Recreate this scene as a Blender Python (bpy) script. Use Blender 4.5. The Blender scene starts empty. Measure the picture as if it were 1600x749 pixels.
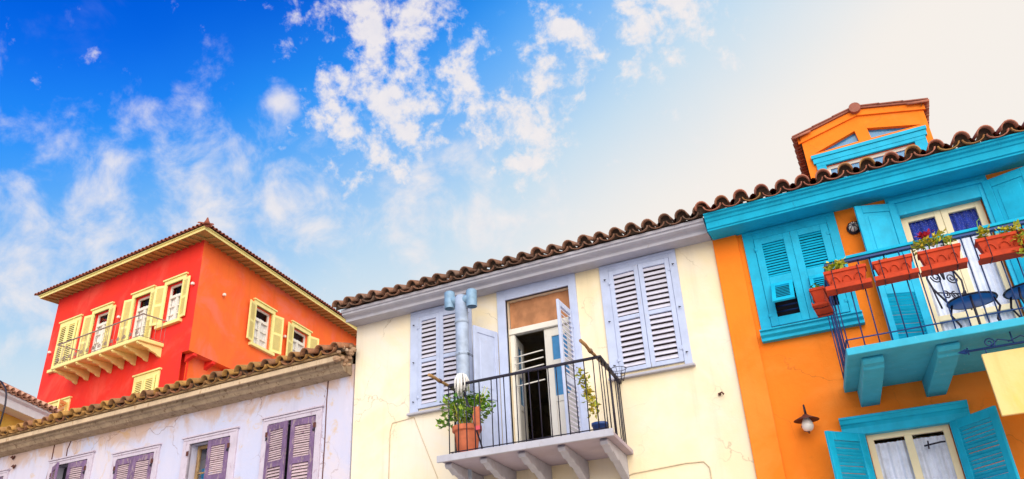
import bpy, math, random
from mathutils import Matrix, Vector
random.seed(7)
sc = bpy.context.scene
col = sc.collection
R = math.radians

# ------------------------------------------------------------------ camera
YAW, PITCH, ROLL = 0.42973, 0.463287, -0.0562448
fw = Vector((-math.sin(YAW)*math.cos(PITCH), math.cos(YAW)*math.cos(PITCH), math.sin(PITCH)))
rt = Vector((math.cos(YAW), math.sin(YAW), 0)); up = rt.cross(fw)
r2 = rt*math.cos(ROLL) + up*math.sin(ROLL); u2 = up*math.cos(ROLL) - rt*math.sin(ROLL)
cam = bpy.data.cameras.new('camera'); camo = bpy.data.objects.new('camera', cam); col.objects.link(camo)
camo.matrix_world = Matrix(((r2.x, u2.x, -fw.x, 0), (r2.y, u2.y, -fw.y, 0), (r2.z, u2.z, -fw.z, 1.6), (0, 0, 0, 1)))
cam.sensor_width = 36; cam.lens = 36*1203.063/1600; cam.shift_y = 19.13/1600
cam.clip_start = .1; cam.clip_end = 3000
sc.camera = camo

# ------------------------------------------------------------------ sky and sun
SUN = Vector((.50, -.71, .50)).normalized()
world = bpy.data.worlds.new('World'); sc.world = world; world.use_nodes = True
wt = world.node_tree; wn = wt.nodes; wl = wt.links; wn.clear()
def WN(t, **k):
    n = wn.new(t)
    for a, b in k.items(): setattr(n, a, b)
    return n
def wmath(op, a, b=None, c=None, clamp=False):
    n = WN('ShaderNodeMath', operation=op, use_clamp=clamp)
    for i, v in enumerate((a, b, c)):
        if v is None: continue
        if isinstance(v, (int, float)): n.inputs[i].default_value = v
        else: wl.new(v, n.inputs[i])
    return n.outputs[0]
def wrange(v, a, b, c=0, d=1, kind='SMOOTHSTEP'):
    n = WN('ShaderNodeMapRange', interpolation_type=kind)
    wl.new(v, n.inputs[0])
    for i, x in enumerate((a, b, c, d)): n.inputs[1+i].default_value = x
    return n.outputs[0]
def wmix(f, a, b):
    n = WN('ShaderNodeMix', data_type='RGBA')
    if isinstance(f, (int, float)): n.inputs[0].default_value = f
    else: wl.new(f, n.inputs[0])
    for i, v in ((6, a), (7, b)):
        if isinstance(v, tuple): n.inputs[i].default_value = v + (1,)
        else: wl.new(v, n.inputs[i])
    return n.outputs[2]
tc = WN('ShaderNodeTexCoord'); D = tc.outputs['Generated']
sky = WN('ShaderNodeTexSky', sky_type='NISHITA', sun_disc=False)
sky.sun_elevation = math.asin(SUN.z); sky.sun_rotation = math.atan2(SUN.x, SUN.y)
sky.air_density = 1.0; sky.dust_density = .4; sky.ozone_density = 3.0
hs = WN('ShaderNodeHueSaturation'); hs.inputs['Hue'].default_value = .497; hs.inputs['Saturation'].default_value = 1.55; hs.inputs['Value'].default_value = .95
wl.new(sky.outputs[0], hs.inputs['Color'])
def wdot(v):
    n = WN('ShaderNodeVectorMath', operation='DOT_PRODUCT'); wl.new(D, n.inputs[0]); n.inputs[1].default_value = v
    return n.outputs['Value']
def wnoise(scale, detail, rough, dist=0, vec=None):
    n = WN('ShaderNodeTexNoise'); n.inputs['Scale'].default_value = scale; n.inputs['Detail'].default_value = detail
    n.inputs['Roughness'].default_value = rough; n.inputs['Distortion'].default_value = dist
    wl.new(vec or D, n.inputs['Vector']); return n.outputs['Fac']
# thin bright haze: white all round the horizon and thickening to the right of the street, deep blue overhead
veil_n = wnoise(2.2, 4, .55)
veil = wmath('ADD', wmath('ADD', wdot((1.15, .033, -2.60)), 2.394), wmath('MULTIPLY', wmath('SUBTRACT', veil_n, .5), .22))
# altocumulus puffs in drifts
LOBES = [((-.434, .604, .669), .14), ((-.444, .679, .585), .13), ((-.455, .655, .605), .12), ((-.50, .632, .592), .09), ((-.365, .672, .642), .08), ((-.43, .63, .65), .11), ((-.41, .60, .69), .11),
         ((-.277, .73, .625), .085), ((-.31, .755, .578), .085), ((-.228, .707, .67), .075), ((-.141, .74, .657), .10), ((-.10, .72, .69), .12), ((-.33, .77, .54), .06)]
SOFT = [((-.655, .555, .51), .13), ((-.67, .575, .475), .16), ((-.735, .49, .47), .14), ((-.73, .52, .44), .18), ((-.79, .46, .41), .17), ((-.60, .63, .49), .10), ((-.566, .568, .598), .035), ((-.47, .72, .51), .15), ((-.40, .77, .50), .12)]
def lobes(L):
    m = None
    for c, r in L:
        n = WN('ShaderNodeVectorMath', operation='DISTANCE'); wl.new(D, n.inputs[0]); n.inputs[1].default_value = Vector(c).normalized()
        v = wrange(n.outputs['Value'], r*1.15, 0, 0, 1, 'LINEAR')
        m = v if m is None else wmath('MAXIMUM', m, v)
    return m
n1 = wnoise(24, 9, .62, .2); n2 = wnoise(60, 6, .6)
puff = wmath('ADD', wmath('MULTIPLY', n1, .75), wmath('MULTIPLY', n2, .25))
d1 = wmath('ADD', puff, wmath('MULTIPLY', lobes(LOBES), .24))
c1 = wmath('MULTIPLY', wrange(d1, .59, .77), .92)
n3 = wnoise(15, 8, .60, .25)
d2 = wmath('ADD', n3, wmath('MULTIPLY', lobes(SOFT), .32))
c2 = wmath('MULTIPLY', wrange(d2, .60, .95), .85)
# thin scattered wisps everywhere
n4 = wnoise(5, 7, .6, .6)
c3 = wmath('MULTIPLY', wrange(n4, .60, .95), .22)
cl = wmath('MAXIMUM', wmath('MAXIMUM', c1, c2), c3)
SKYS = .072
skyc = WN('ShaderNodeMix', data_type='RGBA', blend_type='MULTIPLY'); skyc.inputs[0].default_value = 1
wl.new(hs.outputs[0], skyc.inputs[6]); skyc.inputs[7].default_value = (.0, .82, 1.85, 1)
a0 = wmix(wrange(veil, -.05, .40), skyc.outputs[2], (.18, 2.1, 5.7))
a0 = wmix(wrange(veil, .18, .74), a0, (2.9, 4.2, 5.3))
a1 = wmix(wrange(veil, .52, 1.08), a0, (5.5, 5.2, 4.9))
shade = wmix(n2, (4.7, 4.6, 4.9), (6.0, 5.5, 5.2))
a2 = wmix(cl, a1, shade)
bg = WN('ShaderNodeBackground'); wl.new(a2, bg.inputs['Color']); bg.inputs['Strength'].default_value = SKYS
wo = WN('ShaderNodeOutputWorld'); wl.new(bg.outputs[0], wo.inputs[0])

sl = bpy.data.lights.new('sun', 'SUN'); sl.energy = 2.0; sl.angle = R(75); sl.color = (1, .94, .84)
so = bpy.data.objects.new('sun', sl); col.objects.link(so)
so.rotation_euler = SUN.to_track_quat('Z', 'Y').to_euler(); so.location = SUN*40

vs = sc.view_settings
vs.view_transform = 'Standard'; vs.look = 'None'; vs.exposure = 1.22; vs.gamma = 1; vs.use_curve_mapping = False
sc.render.engine = 'CYCLES'

# ------------------------------------------------------------------ materials
class NT:
    def __init__(s, name):
        s.m = bpy.data.materials.new(name); s.m.use_nodes = True
        s.t = s.m.node_tree; s.n = s.t.nodes; s.l = s.t.links
        s.b = s.n['Principled BSDF']
        tcn = s.n.new('ShaderNodeTexCoord'); oi = s.n.new('ShaderNodeObjectInfo')
        s.rand = oi.outputs['Random']
        va = s.n.new('ShaderNodeVectorMath'); va.operation = 'MULTIPLY_ADD'
        s.l.new(s.rand, va.inputs[0]); va.inputs[1].default_value = (7, 13, 5); s.l.new(tcn.outputs['Object'], va.inputs[2])
        s.co = va.outputs[0]; s.raw = tcn.outputs['Object']
    def noise(s, scale, detail=4, rough=.55, dist=0, stretch=None):
        n = s.n.new('ShaderNodeTexNoise'); n.inputs['Scale'].default_value = scale; n.inputs['Detail'].default_value = detail
        n.inputs['Roughness'].default_value = rough; n.inputs['Distortion'].default_value = dist
        v = s.co
        if stretch:
            mp = s.n.new('ShaderNodeMapping'); mp.inputs['Scale'].default_value = stretch; s.l.new(v, mp.inputs[0]); v = mp.outputs[0]
        s.l.new(v, n.inputs['Vector']); return n.outputs['Fac']
    def rng(s, v, a, b, c=0, d=1):
        n = s.n.new('ShaderNodeMapRange'); n.interpolation_type = 'SMOOTHSTEP'; s.l.new(v, n.inputs[0])
        for i, x in enumerate((a, b, c, d)): n.inputs[1+i].default_value = x
        return n.outputs[0]
    def mix(s, f, a, b, blend='MIX'):
        n = s.n.new('ShaderNodeMix'); n.data_type = 'RGBA'; n.blend_type = blend
        if isinstance(f, (int, float)): n.inputs[0].default_value = f
        else: s.l.new(f, n.inputs[0])
        for i, v in ((6, a), (7, b)):
            if isinstance(v, tuple): n.inputs[i].default_value = v[:3] + (1,)
            else: s.l.new(v, n.inputs[i])
        return n.outputs[2]
    def math(s, op, a, b):
        n = s.n.new('ShaderNodeMath'); n.operation = op
        for i, v in enumerate((a, b)):
            if isinstance(v, (int, float)): n.inputs[i].default_value = v
            else: s.l.new(v, n.inputs[i])
        return n.outputs[0]
    def z(s):
        n = s.n.new('ShaderNodeSeparateXYZ'); s.l.new(s.raw, n.inputs[0]); return n.outputs['Z']
    def bump(s, h, strength=.3, dist=.01):
        n = s.n.new('ShaderNodeBump'); n.inputs['Strength'].default_value = strength; n.inputs['Distance'].default_value = dist
        s.l.new(h, n.inputs['Height']); s.l.new(n.outputs[0], s.b.inputs['Normal'])
    def out(s, c, rough=.8, metal=0, spec=.5):
        if isinstance(c, tuple): s.b.inputs['Base Color'].default_value = c[:3] + (1,)
        else: s.l.new(c, s.b.inputs['Base Color'])
        s.b.inputs['Roughness'].default_value = rough; s.b.inputs['Metallic'].default_value = metal
        s.b.inputs['Specular IOR Level'].default_value = spec
        return s.m
def sc3(c, k): return tuple(min(1, x*k) for x in c)
def plaster(name, c, c2=None, c3=None, stain=None, bump=.25, seep=None, cracks=None):
    s = NT(name); c2 = c2 or sc3(c, .86)
    k = s.mix(s.rng(s.noise(1.1, 5, .6, .3), .35, .7), c, c2)
    if c3: k = s.mix(s.rng(s.noise(.55, 6, .65, .8), .48, .68), k, c3)
    # rain streaks, faint
    k = s.mix(s.math('MULTIPLY', s.rng(s.noise(1.6, 6, .65, .2, (3.5, 3.5, .22)), .50, .85), .42), k, sc3(c, .66))
    k = s.mix(s.math('MULTIPLY', s.rng(s.noise(2.6, 8, .7, .6), .58, .72), .30), k, sc3(c, 1.18))
    k = s.mix(s.math('MULTIPLY', s.rng(s.noise(5.5, 8, .75, .4), .60, .74), .22), k, sc3(c, .6))
    if stain:
        k = s.mix(s.math('MULTIPLY', s.rng(s.noise(1.7, 8, .7, 1.2), .56, .66), .8), k, stain)
    if seep:   # rust-brown water stains that have run down from a leaking gutter
        zc_, z0_, z1_ = seep
        k = s.mix(s.math('MULTIPLY', s.rng(s.math('ADD', s.noise(1.3, 7, .7, 1.0, (1, 1, .6)), s.math('MULTIPLY', s.rng(s.z(), z0_, z1_), .32)), .66, .86), .6), k, zc_)
    if cracks:
        vo = s.n.new('ShaderNodeTexVoronoi'); vo.feature = 'DISTANCE_TO_EDGE'; vo.inputs['Scale'].default_value = .9
        nz = s.n.new('ShaderNodeTexNoise'); nz.inputs['Scale'].default_value = 3; nz.inputs['Detail'].default_value = 7; s.l.new(s.co, nz.inputs['Vector'])
        ma = s.n.new('ShaderNodeVectorMath'); ma.operation = 'MULTIPLY_ADD'; s.l.new(nz.outputs['Color'], ma.inputs[0]); ma.inputs[1].default_value = (.5, .5, .5); s.l.new(s.co, ma.inputs[2]); s.l.new(ma.outputs[0], vo.inputs['Vector'])
        ln = s.rng(vo.outputs['Distance'], .008, .002); k = s.mix(s.math('MULTIPLY', s.math('MULTIPLY', ln, s.rng(s.noise(.7, 3), .45, .6)), cracks[1]), k, cracks[0])
    h = s.math('ADD', s.noise(9, 6, .6), s.math('MULTIPLY', s.noise(70, 3, .6), .35))
    s.bump(h, bump, .012)
    return s.out(k, .92, 0, .25)
def paint(name, c, wear=.0, wearc=(.35, .27, .2), rough=.5, var=.86, grain=True):
    s = NT(name)
    k = s.mix(s.rng(s.noise(5, 4, .6), .3, .75), c, sc3(c, var))
    g = s.noise(6, 5, .65, .2, (6, 6, .6))
    if wear: k = s.mix(s.rng(s.noise(11, 8, .72, .8, (1.6, 1.6, .5)), .62-wear*.3, .74-wear*.3), k, wearc)
    s.bump(g if grain else s.noise(25, 4), .25, .006)
    return s.out(k, rough, 0, .2)
def clay(name, cols, lichen=.5, lc=(.05, .04, .03)):
    s = NT(name)
    r = s.n.new('ShaderNodeValToRGB'); s.l.new(s.rand, r.inputs[0]); r.color_ramp.interpolation = 'LINEAR'
    e = r.color_ramp.elements
    while len(e) < len(cols): e.new(.5)
    for i, c in enumerate(cols): e[i].position = i/(len(cols)-1); e[i].color = c + (1,)
    n = s.noise(14, 7, .7, .5)
    k = s.mix(s.math('MULTIPLY', s.rng(n, .42, .72), lichen), r.outputs[0], lc)
    k = s.mix(s.math('MULTIPLY', s.rng(s.noise(30, 5, .7), .60, .72), .5), k, (.34, .25, .13))
    s.bump(s.noise(40, 5, .7), .5, .008)
    return s.out(k, .95, 0, .15)
def plain(name, c, rough=.5, metal=0, var=.85, scale=12):
    s = NT(name); k = s.mix(s.rng(s.noise(scale, 4), .35, .7), c, sc3(c, var)); s.bump(s.noise(60, 3), .1, .003)
    return s.out(k, rough, metal)
def glass(name, tint=(1, 1, 1), refl=.06):
    m = bpy.data.materials.new(name); m.use_nodes = True; t = m.node_tree; n = t.nodes; n.clear()
    o = n.new('ShaderNodeOutputMaterial'); mx = n.new('ShaderNodeMixShader'); tr = n.new('ShaderNodeBsdfTransparent'); gl = n.new('ShaderNodeBsdfGlossy')
    lw = n.new('ShaderNodeLayerWeight'); lw.inputs[0].default_value = refl; mr = n.new('ShaderNodeMath'); mr.operation = 'MULTIPLY_ADD'
    tr.inputs[0].default_value = tint + (1,); gl.inputs['Roughness'].default_value = .03; gl.inputs[0].default_value = (.9, .95, 1, 1)
    t.links.new(lw.outputs['Fresnel'], mr.inputs[0]); mr.inputs[1].default_value = 1; mr.inputs[2].default_value = .0
    bp = n.new('ShaderNodeBump'); nz = n.new('ShaderNodeTexNoise'); nz.inputs['Scale'].default_value = 3; t.links.new(nz.outputs['Fac'], bp.inputs['Height']); bp.inputs['Strength'].default_value = .05
    t.links.new(bp.outputs[0], gl.inputs['Normal'])
    t.links.new(mr.outputs[0], mx.inputs[0]); t.links.new(tr.outputs[0], mx.inputs[1]); t.links.new(gl.outputs[0], mx.inputs[2]); t.links.new(mx.outputs[0], o.inputs[0])
    return m
def leafmat(name, a, b, c):
    s = NT(name); geo = s.n.new('ShaderNodeNewGeometry')
    r = s.n.new('ShaderNodeValToRGB'); s.l.new(geo.outputs['Random Per Island'], r.inputs[0])
    e = r.color_ramp.elements; e.new(.5)
    for i, q in enumerate((a, b, c)): e[i].position = i*.5; e[i].color = q + (1,)
    m = s.out(r.outputs[0], .5, 0, .4)
    s.b.inputs['Transmission Weight'].default_value = 0
    s.b.inputs['Subsurface Weight'].default_value = 0
    return m

MT = dict(
    cream=plaster('cream_plaster', (.83, .69, .45), (.81, .71, .56), (.79, .71, .60), cracks=((.45, .36, .24), .6)),
    orange=plaster('orange_plaster', (.92, .225, .016), (.89, .20, .014), (.92, .26, .035), bump=.45, cracks=((.50, .13, .02), .5)),
    red=plaster('red_plaster', (.80, .036, .020), (.76, .030, .026), (.80, .075, .050), bump=.25),
    redlit=plaster('sunlit_red_plaster', (.90, .16, .030), (.88, .13, .035), (.86, .17, .09), bump=.25),  # red plaster with the warm light on the right face mixed into its colour
    lilac=plaster('lilac_plaster', (.56, .53, .65), (.49, .51, .68), (.62, .55, .60), (.58, .42, .28), seep=((.50, .27, .10), 4.9, 5.65), cracks=((.22, .13, .12), .85)),
    yellow=plaster('yellow_plaster', (.80, .52, .10)),
    lav=paint('lavender_paint', (.49, .55, .74), .10, (.46, .44, .46)),
    lavlight=paint('pale_lavender_slat', (.62, .60, .70), .06, (.4, .34, .34)),
    greycor=paint('grey_lavender_cornice', (.46, .45, .51), .12, (.34, .30, .29), .7),
    turq=paint('turquoise_paint', (.006, .44, .68), .10, (.03, .50, .72), .5, .78),
    turqpale=paint('faded_turquoise_render', (.05, .43, .60), .12, (.20, .46, .56), .8, .85),
    turqd=paint('turquoise_plaster', (.006, .415, .64), .10, (.01, .28, .46), .75, .82),
    plum=paint('weathered_plum_paint', (.20, .12, .24), .36, (.32, .24, .25), .75, .6),
    plumslat=paint('faded_plum_slat', (.56, .42, .45), .25, (.26, .14, .22), .8, .75),
    pinkframe=paint('faded_pink_frame', (.56, .49, .58), .22, (.36, .25, .32), .8),
    oldwood=paint('weathered_timber', (.42, .27, .13), .45, (.20, .12, .07), .85, .6),
    oldcornice=paint('stained_ochre_cornice', (.42, .31, .21), .32, (.17, .10, .06), .85, .7),
    fasciaold=paint('faded_ochre_fascia', (.64, .48, .32), .25, (.34, .20, .10), .85, .8),
    yel=paint('pale_yellow_paint', (.86, .75, .30), .0, rough=.6, var=.9),
    ochre=paint('ochre_timber', (.46, .30, .10), .1, (.3, .17, .06), .8),
    white=paint('white_paint', (.78, .74, .66), .06, (.5, .45, .38), .5, .93),
    whitec=paint('ivory_paint', (.82, .70, .46), .03, (.5, .45, .38), .5, .93),
    slab=plaster('balcony_timber_board', (.42, .36, .44), (.36, .30, .34), (.47, .38, .40)),
    iron=plain('black_iron', (.018, .014, .03), .5, .3),
    blueiron=plain('blue_iron', (.01, .045, .18), .45, .3),
    pipe=plain('blue_grey_pipe', (.36, .43, .56), .5, .0, .7, 6),
    hop=plain('bright_blue_pipe', (.20, .33, .47), .5, .0, .7, 8),
    clayw=clay('old_dark_clay', [(.16, .085, .06), (.24, .12, .075), (.30, .15, .10), (.19, .12, .09)], .55),
    clayo=clay('reddish_clay', [(.36, .13, .085), (.44, .17, .11), (.30, .11, .08), (.46, .24, .08)], .28),
    clayp=clay('ochre_clay', [(.30, .15, .05), (.44, .23, .065), (.22, .11, .06), (.38, .16, .08)], .5),
    clayr=clay('far_red_clay', [(.24, .07, .05), (.30, .09, .05)], .35),
    clayk=clay('pink_clay', [(.60, .32, .24), (.66, .38, .27)], .15),
    terra=plain('terracotta', (.58, .15, .065), .8, 0, .8),
    terrar=plain('red_terracotta', (.54, .045, .006), .85, 0, .8),
    palerail=plain('faded_brown_iron', (.30, .22, .20), .6),
    seatblue=plain('bright_blue_seat', (.03, .16, .50), .5),
    fasc=paint('white_lavender_fascia', (.74, .74, .80), .05, (.5, .48, .5), .5, .93),
    bluepot=plain('blue_pot', (.02, .06, .22), .35),
    soil=plain('soil', (.05, .03, .02), .95),
    stick=paint('bare_wood_stick', (.38, .22, .09), .3, (.2, .1, .05), .8),
    cloth=plain('white_string', (.78, .75, .72), .95),
    pink=plain('red_cloth', (.6, .08, .1), .9),
    board=plain('orange_brown_board', (.50, .22, .10), .9, 0, .7, 5),
    curtain=plain('pale_curtain', (.72, .77, .93), .95, 0, .8, 8),
    bluecur=plain('dark_blue_curtain', (.02, .05, .40), .9, 0, .6, 14),
    blueglass=plain('blue_film_pane', (.05, .25, .52), .15),
    glass=glass('window_glass'),
    brown=plain('brown_gap_shade', (.10, .06, .06), .9),
    mortar=plain('dark_mortar', (.07, .045, .03), .95),
    dark=plain('dark_room', (.02, .02, .03), .9),
    signy=plaster('sign_yellow', (.76, .48, .09), (.78, .52, .13), (.78, .58, .24), (.60, .33, .06)),
    globe=plain('frosted_globe', (.8, .72, .68), .3, 0, .95),
    rust=plain('rusty_shade', (.12, .035, .025), .6, .3),
    ground=plaster('street_paving', (.50, .46, .40), (.45, .41, .36)),
    stone=plaster('rubble_stone', (.42, .27, .17), (.30, .17, .10), (.5, .36, .26), bump=.6),
    leaf=leafmat('green_leaf', (.07, .20, .02), (.17, .36, .03), (.36, .48, .06)),
    leafy=leafmat('yellow_leaf', (.24, .38, .03), (.58, .54, .05), (.72, .52, .06)),
    flower=leafmat('red_petal', (.55, .02, .06), (.65, .03, .08), (.45, .01, .03)),
    wire=plain('tan_cable', (.62, .50, .33), .8),
)

# ------------------------------------------------------------------ mesh helpers
class MB:
    def __init__(s): s.v = []; s.f = []; s.sm = []
    def add(s, vs, fs, smooth=False):
        o = len(s.v); s.v += [tuple(v) for v in vs]
        for f in fs: s.f.append([i+o for i in f]); s.sm.append(smooth)
        return s
    def box(s, x0, x1, y0, y1, z0, z1, M=None):
        vs = [Vector((x, y, z)) for z in (z0, z1) for y in (y0, y1) for x in (x0, x1)]
        if M: vs = [M @ v for v in vs]
        return s.add(vs, [(0, 2, 3, 1), (4, 5, 7, 6), (0, 1, 5, 4), (2, 6, 7, 3), (0, 4, 6, 2), (1, 3, 7, 5)])
    def quad(s, *p): return s.add(p, [tuple(range(len(p)))])
    def extx(s, prof, x0, x1):   # profile of (y,z), closed loop, extruded along x
        n = len(prof); vs = [(x0, y, z) for y, z in prof] + [(x1, y, z) for y, z in prof]
        fs = [(i, (i+1) % n, n+(i+1) % n, n+i) for i in range(n)] + [tuple(range(n-1, -1, -1)), tuple(range(n, 2*n))]
        return s.add(vs, fs)
    def tube(s, pts, r, n=6, cap=True):
        pts = [Vector(p) for p in pts]; rr = r if isinstance(r, (list, tuple)) else [r]*len(pts)
        vs = []; prev = None
        for i, p in enumerate(pts):
            t = (pts[min(i+1, len(pts)-1)] - pts[max(i-1, 0)]).normalized()
            if prev is None:
                a = t.orthogonal().normalized()
            else:
                a = (prev - t*prev.dot(t)); a = a.normalized() if a.length > 1e-6 else t.orthogonal().normalized()
            prev = a; b = t.cross(a)
            vs += [p + (a*math.cos(2*math.pi*k/n) + b*math.sin(2*math.pi*k/n))*rr[i] for k in range(n)]
        fs = []
        for i in range(len(pts)-1):
            for k in range(n):
                q = (k+1) % n; fs.append((i*n+k, i*n+q, (i+1)*n+q, (i+1)*n+k))
        s.add(vs, fs, True)
        if cap:
            o = len(s.v)-len(vs)
            s.f.append([o+k for k in range(n-1, -1, -1)]); s.sm.append(False)
            s.f.append([o+(len(pts)-1)*n+k for k in range(n)]); s.sm.append(False)
        return s
    def lathe(s, prof, n=20, c=(0, 0, 0), M=None):
        vs = []
        for r, z in prof:
            for k in range(n):
                a = 2*math.pi*k/n; v = Vector((r*math.cos(a), r*math.sin(a), z))
                if M: v = M @ v
                vs.append(v + Vector(c))
        fs = []
        for i in range(len(prof)-1):
            for k in range(n):
                q = (k+1) % n; fs.append((i*n+k, i*n+q, (i+1)*n+q, (i+1)*n+k))
        return s.add(vs, fs, True)
    def mesh(s, name):
        me = bpy.data.meshes.new(name); me.from_pydata(s.v, [], s.f); me.polygons.foreach_set('use_smooth', s.sm); me.update(); return me
def link(name, data, parent=None, loc=None, M=None):
    o = bpy.data.objects.new(name, data); col.objects.link(o)
    if parent: o.parent = parent
    if M is not None: o.matrix_local = M
    elif loc is not None: o.location = loc
    return o
def part(mb, name, mat, parent=None, loc=None, M=None, bev=0, label=None, kind=None):
    me = mb.mesh(name); me.materials.append(MT[mat]); o = link(name, me, parent, loc, M)
    if bev: bevel(o, bev)
    if label: o['label'] = label
    if kind: o['kind'] = kind
    return o
def bevel(o, w, seg=1):
    b = o.modifiers.new('bevel', 'BEVEL'); b.width = w; b.segments = seg; b.limit_method = 'ANGLE'; b.angle_limit = R(40)
def thing(name, label, cat, loc, rz=0, group=None):
    o = link(name, None, None, loc); o.rotation_euler = (0, 0, rz); tag(o, label, cat, group); o.empty_display_size = .2; return o
def tag(o, label, cat, group=None):
    o['label'] = label; o['category'] = cat
    if group: o['group'] = group
    return o
def struct(o): o['kind'] = 'structure'; return o

def wall_mb(x0, x1, z0, z1, holes, t=.32, y=0, mb=None):
    mb = mb or MB()
    xs = sorted({x0, x1} | {h[i] for h in holes for i in (0, 1)}); zs = sorted({z0, z1} | {h[i] for h in holes for i in (2, 3)})
    inh = lambda a, b: any(h[0] < a < h[1] and h[2] < b < h[3] for h in holes)
    for i in range(len(xs)-1):
        for j in range(len(zs)-1):
            a, b, c, d = xs[i], xs[i+1], zs[j], zs[j+1]
            if inh((a+b)/2, (c+d)/2): continue
            mb.quad((a, y, c), (b, y, c), (b, y, d), (a, y, d)); mb.quad((b, y+t, c), (a, y+t, c), (a, y+t, d), (b, y+t, d))
    for a, b, c, d in holes:
        mb.quad((a, y, c), (a, y, d), (a, y+t, d), (a, y+t, c)); mb.quad((b, y, d), (b, y, c), (b, y+t, c), (b, y+t, d))
        mb.quad((a, y, d), (b, y, d), (b, y+t, d), (a, y+t, d)); mb.quad((b, y, c), (a, y, c), (a, y+t, c), (b, y+t, c))
    return mb
def shell(mb, x0, x1, z0, z1, depth, t=.32, ridge=None):
    # side and back walls behind a front wall, gables under a ridge
    for x in (x0, x1):
        if ridge: mb.quad((x, t*0, z0), (x, 0, z1), (x, depth/2, ridge), (x, depth, z1), (x, depth, z0))
        else: mb.quad((x, 0, z0), (x, 0, z1), (x, depth, z1), (x, depth, z0))
    mb.quad((x0, depth, z0), (x0, depth, z1), (x1, depth, z1), (x1, depth, z0))
    mb.quad((x0, .02, z1-.004), (x1, .02, z1-.004), (x1, depth, z1-.004), (x0, depth, z1-.004))   # ceiling
    return mb

SL = {}
def slat_mesh(w, h, tilt, mat, th=.008):
    k = (round(w, 3), round(h, 3), round(tilt, 2), mat)
    if k not in SL:
        mb = MB(); mb.box(0, w, -th/2, th/2, -h/2, h/2, Matrix.Rotation(tilt, 4, 'X')); me = mb.mesh('slat'); me.materials.append(MT[mat]); SL[k] = me
    return SL[k]
def shutter(parent, hinge, w, h, ang, panels, mat, slatmat, side=1, t=.036, stile=.06, M=None, join=False, label=None, rail=.06):
    """hinge: point at the bottom of the hinge stile; side +1 = leaf runs to +x when closed, -1 = to -x; ang opens it outwards (towards -y).
    panels: (z0, z1, n) louvres when n > 0, raised panel when n == 0, open hole when n < 0"""
    mb = MB(); X = lambda a, b: (a, b) if side > 0 else (-b, -a)
    mb.box(*X(0, stile), -t, 0, 0, h); mb.box(*X(w-stile, w), -t, 0, 0, h)
    edges = [0] + [z for p in panels for z in p[:2]] + [h]
    for i in range(0, len(edges), 2): mb.box(*X(stile, w-stile), -t+.001, -.001, edges[i], edges[i+1])
    for z0, z1, n in panels:
        if n == 0:
            mb.box(*X(stile, w-stile), -t*.66, -t*.30, z0, z1)
            mb.box(*X(stile+.05, w-stile-.05), -t*.9, -t*.1, z0+.05, z1-.05)
    Mx = Matrix.Translation(hinge) @ Matrix.Rotation(-ang*side, 4, 'Z')
    o = part(mb, 'shutter', mat, parent, M=(M @ Mx if M else Mx), bev=.004, label=label)
    sj = MB()
    for z0, z1, n in panels:
        if n <= 0: continue
        p = (z1-z0)/n
        for i in range(n):
            zc = z0 + (i+.5)*p; x0 = X(stile, w-stile)[0]
            tl = R(-33)
            if join: sj.box(x0, x0+w-2*stile, -.004, .004, -p*.52, p*.52, Matrix.Translation((0, -t/2, zc)) @ Matrix.Rotation(tl, 4, 'X'))
            else:
                q = link('slat', slat_mesh(w-2*stile, p*.92, tl, slatmat), o, (x0, -t/2, zc + random.uniform(-.003, .003)))
                q.rotation_euler = (random.uniform(-.05, .05), random.uniform(-.006, .006), 0)
    if join and sj.v: part(sj, 'slats', slatmat, o, kind='stuff')
    hb = MB()
    for z in (h*.12, h*.88): hb.box(*X(-.012, .03), -t-.008, -t+.002, z-.02, z+.02); hb.tube([X(-.006, -.006)[0:1]+(-t-.006, z-.03), X(-.006, -.006)[0:1]+(-t-.006, z+.03)], .007)
    if not join: part(hb, 'hinge', 'iron' if mat not in ('lav', 'turq') else mat, o)
    return o

def tile_mesh(r, rb, L, th, up, mat, name, zs=1.0):
    mb = MB(); n = 8; vs = []
    for y, rad in ((0, r), (L, rb)):
        for rr in (rad, rad-th):
            for k in range(n+1):
                a = math.pi*k/n; vs.append((math.cos(a)*rr, y, math.sin(a)*rr*(zs if up else -zs)))
    m = n+1; fs = []
    for k in range(n):
        fs += [(k, k+1, 2*m+k+1, 2*m+k), (m+k, 3*m+k, 3*m+k+1, m+k+1), (k, m+k, m+k+1, k+1), (2*m+k, 2*m+k+1, 3*m+k+1, 3*m+k)]
    fs += [(0, 2*m, 3*m, m), (n, m+n, 3*m+n, 2*m+n)]
    mb.add(vs, fs, True)
    if up:   # mortar bedding inside the mouth of the tile
        yy = .10; mb.add([(math.cos(math.pi*k/n)*(r-th), yy, math.sin(math.pi*k/n)*(r-th)*zs) for k in range(n+1)] + [(-r*1.15, yy+.01, -r*.62), (r*1.15, yy+.01, -r*.62)], [tuple(range(n+3))])
    me = mb.mesh(name); me.materials.append(MT[mat]); me.materials.append(MT['mortar'])
    if up: me.polygons[-1].material_index = 1
    return me
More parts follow.
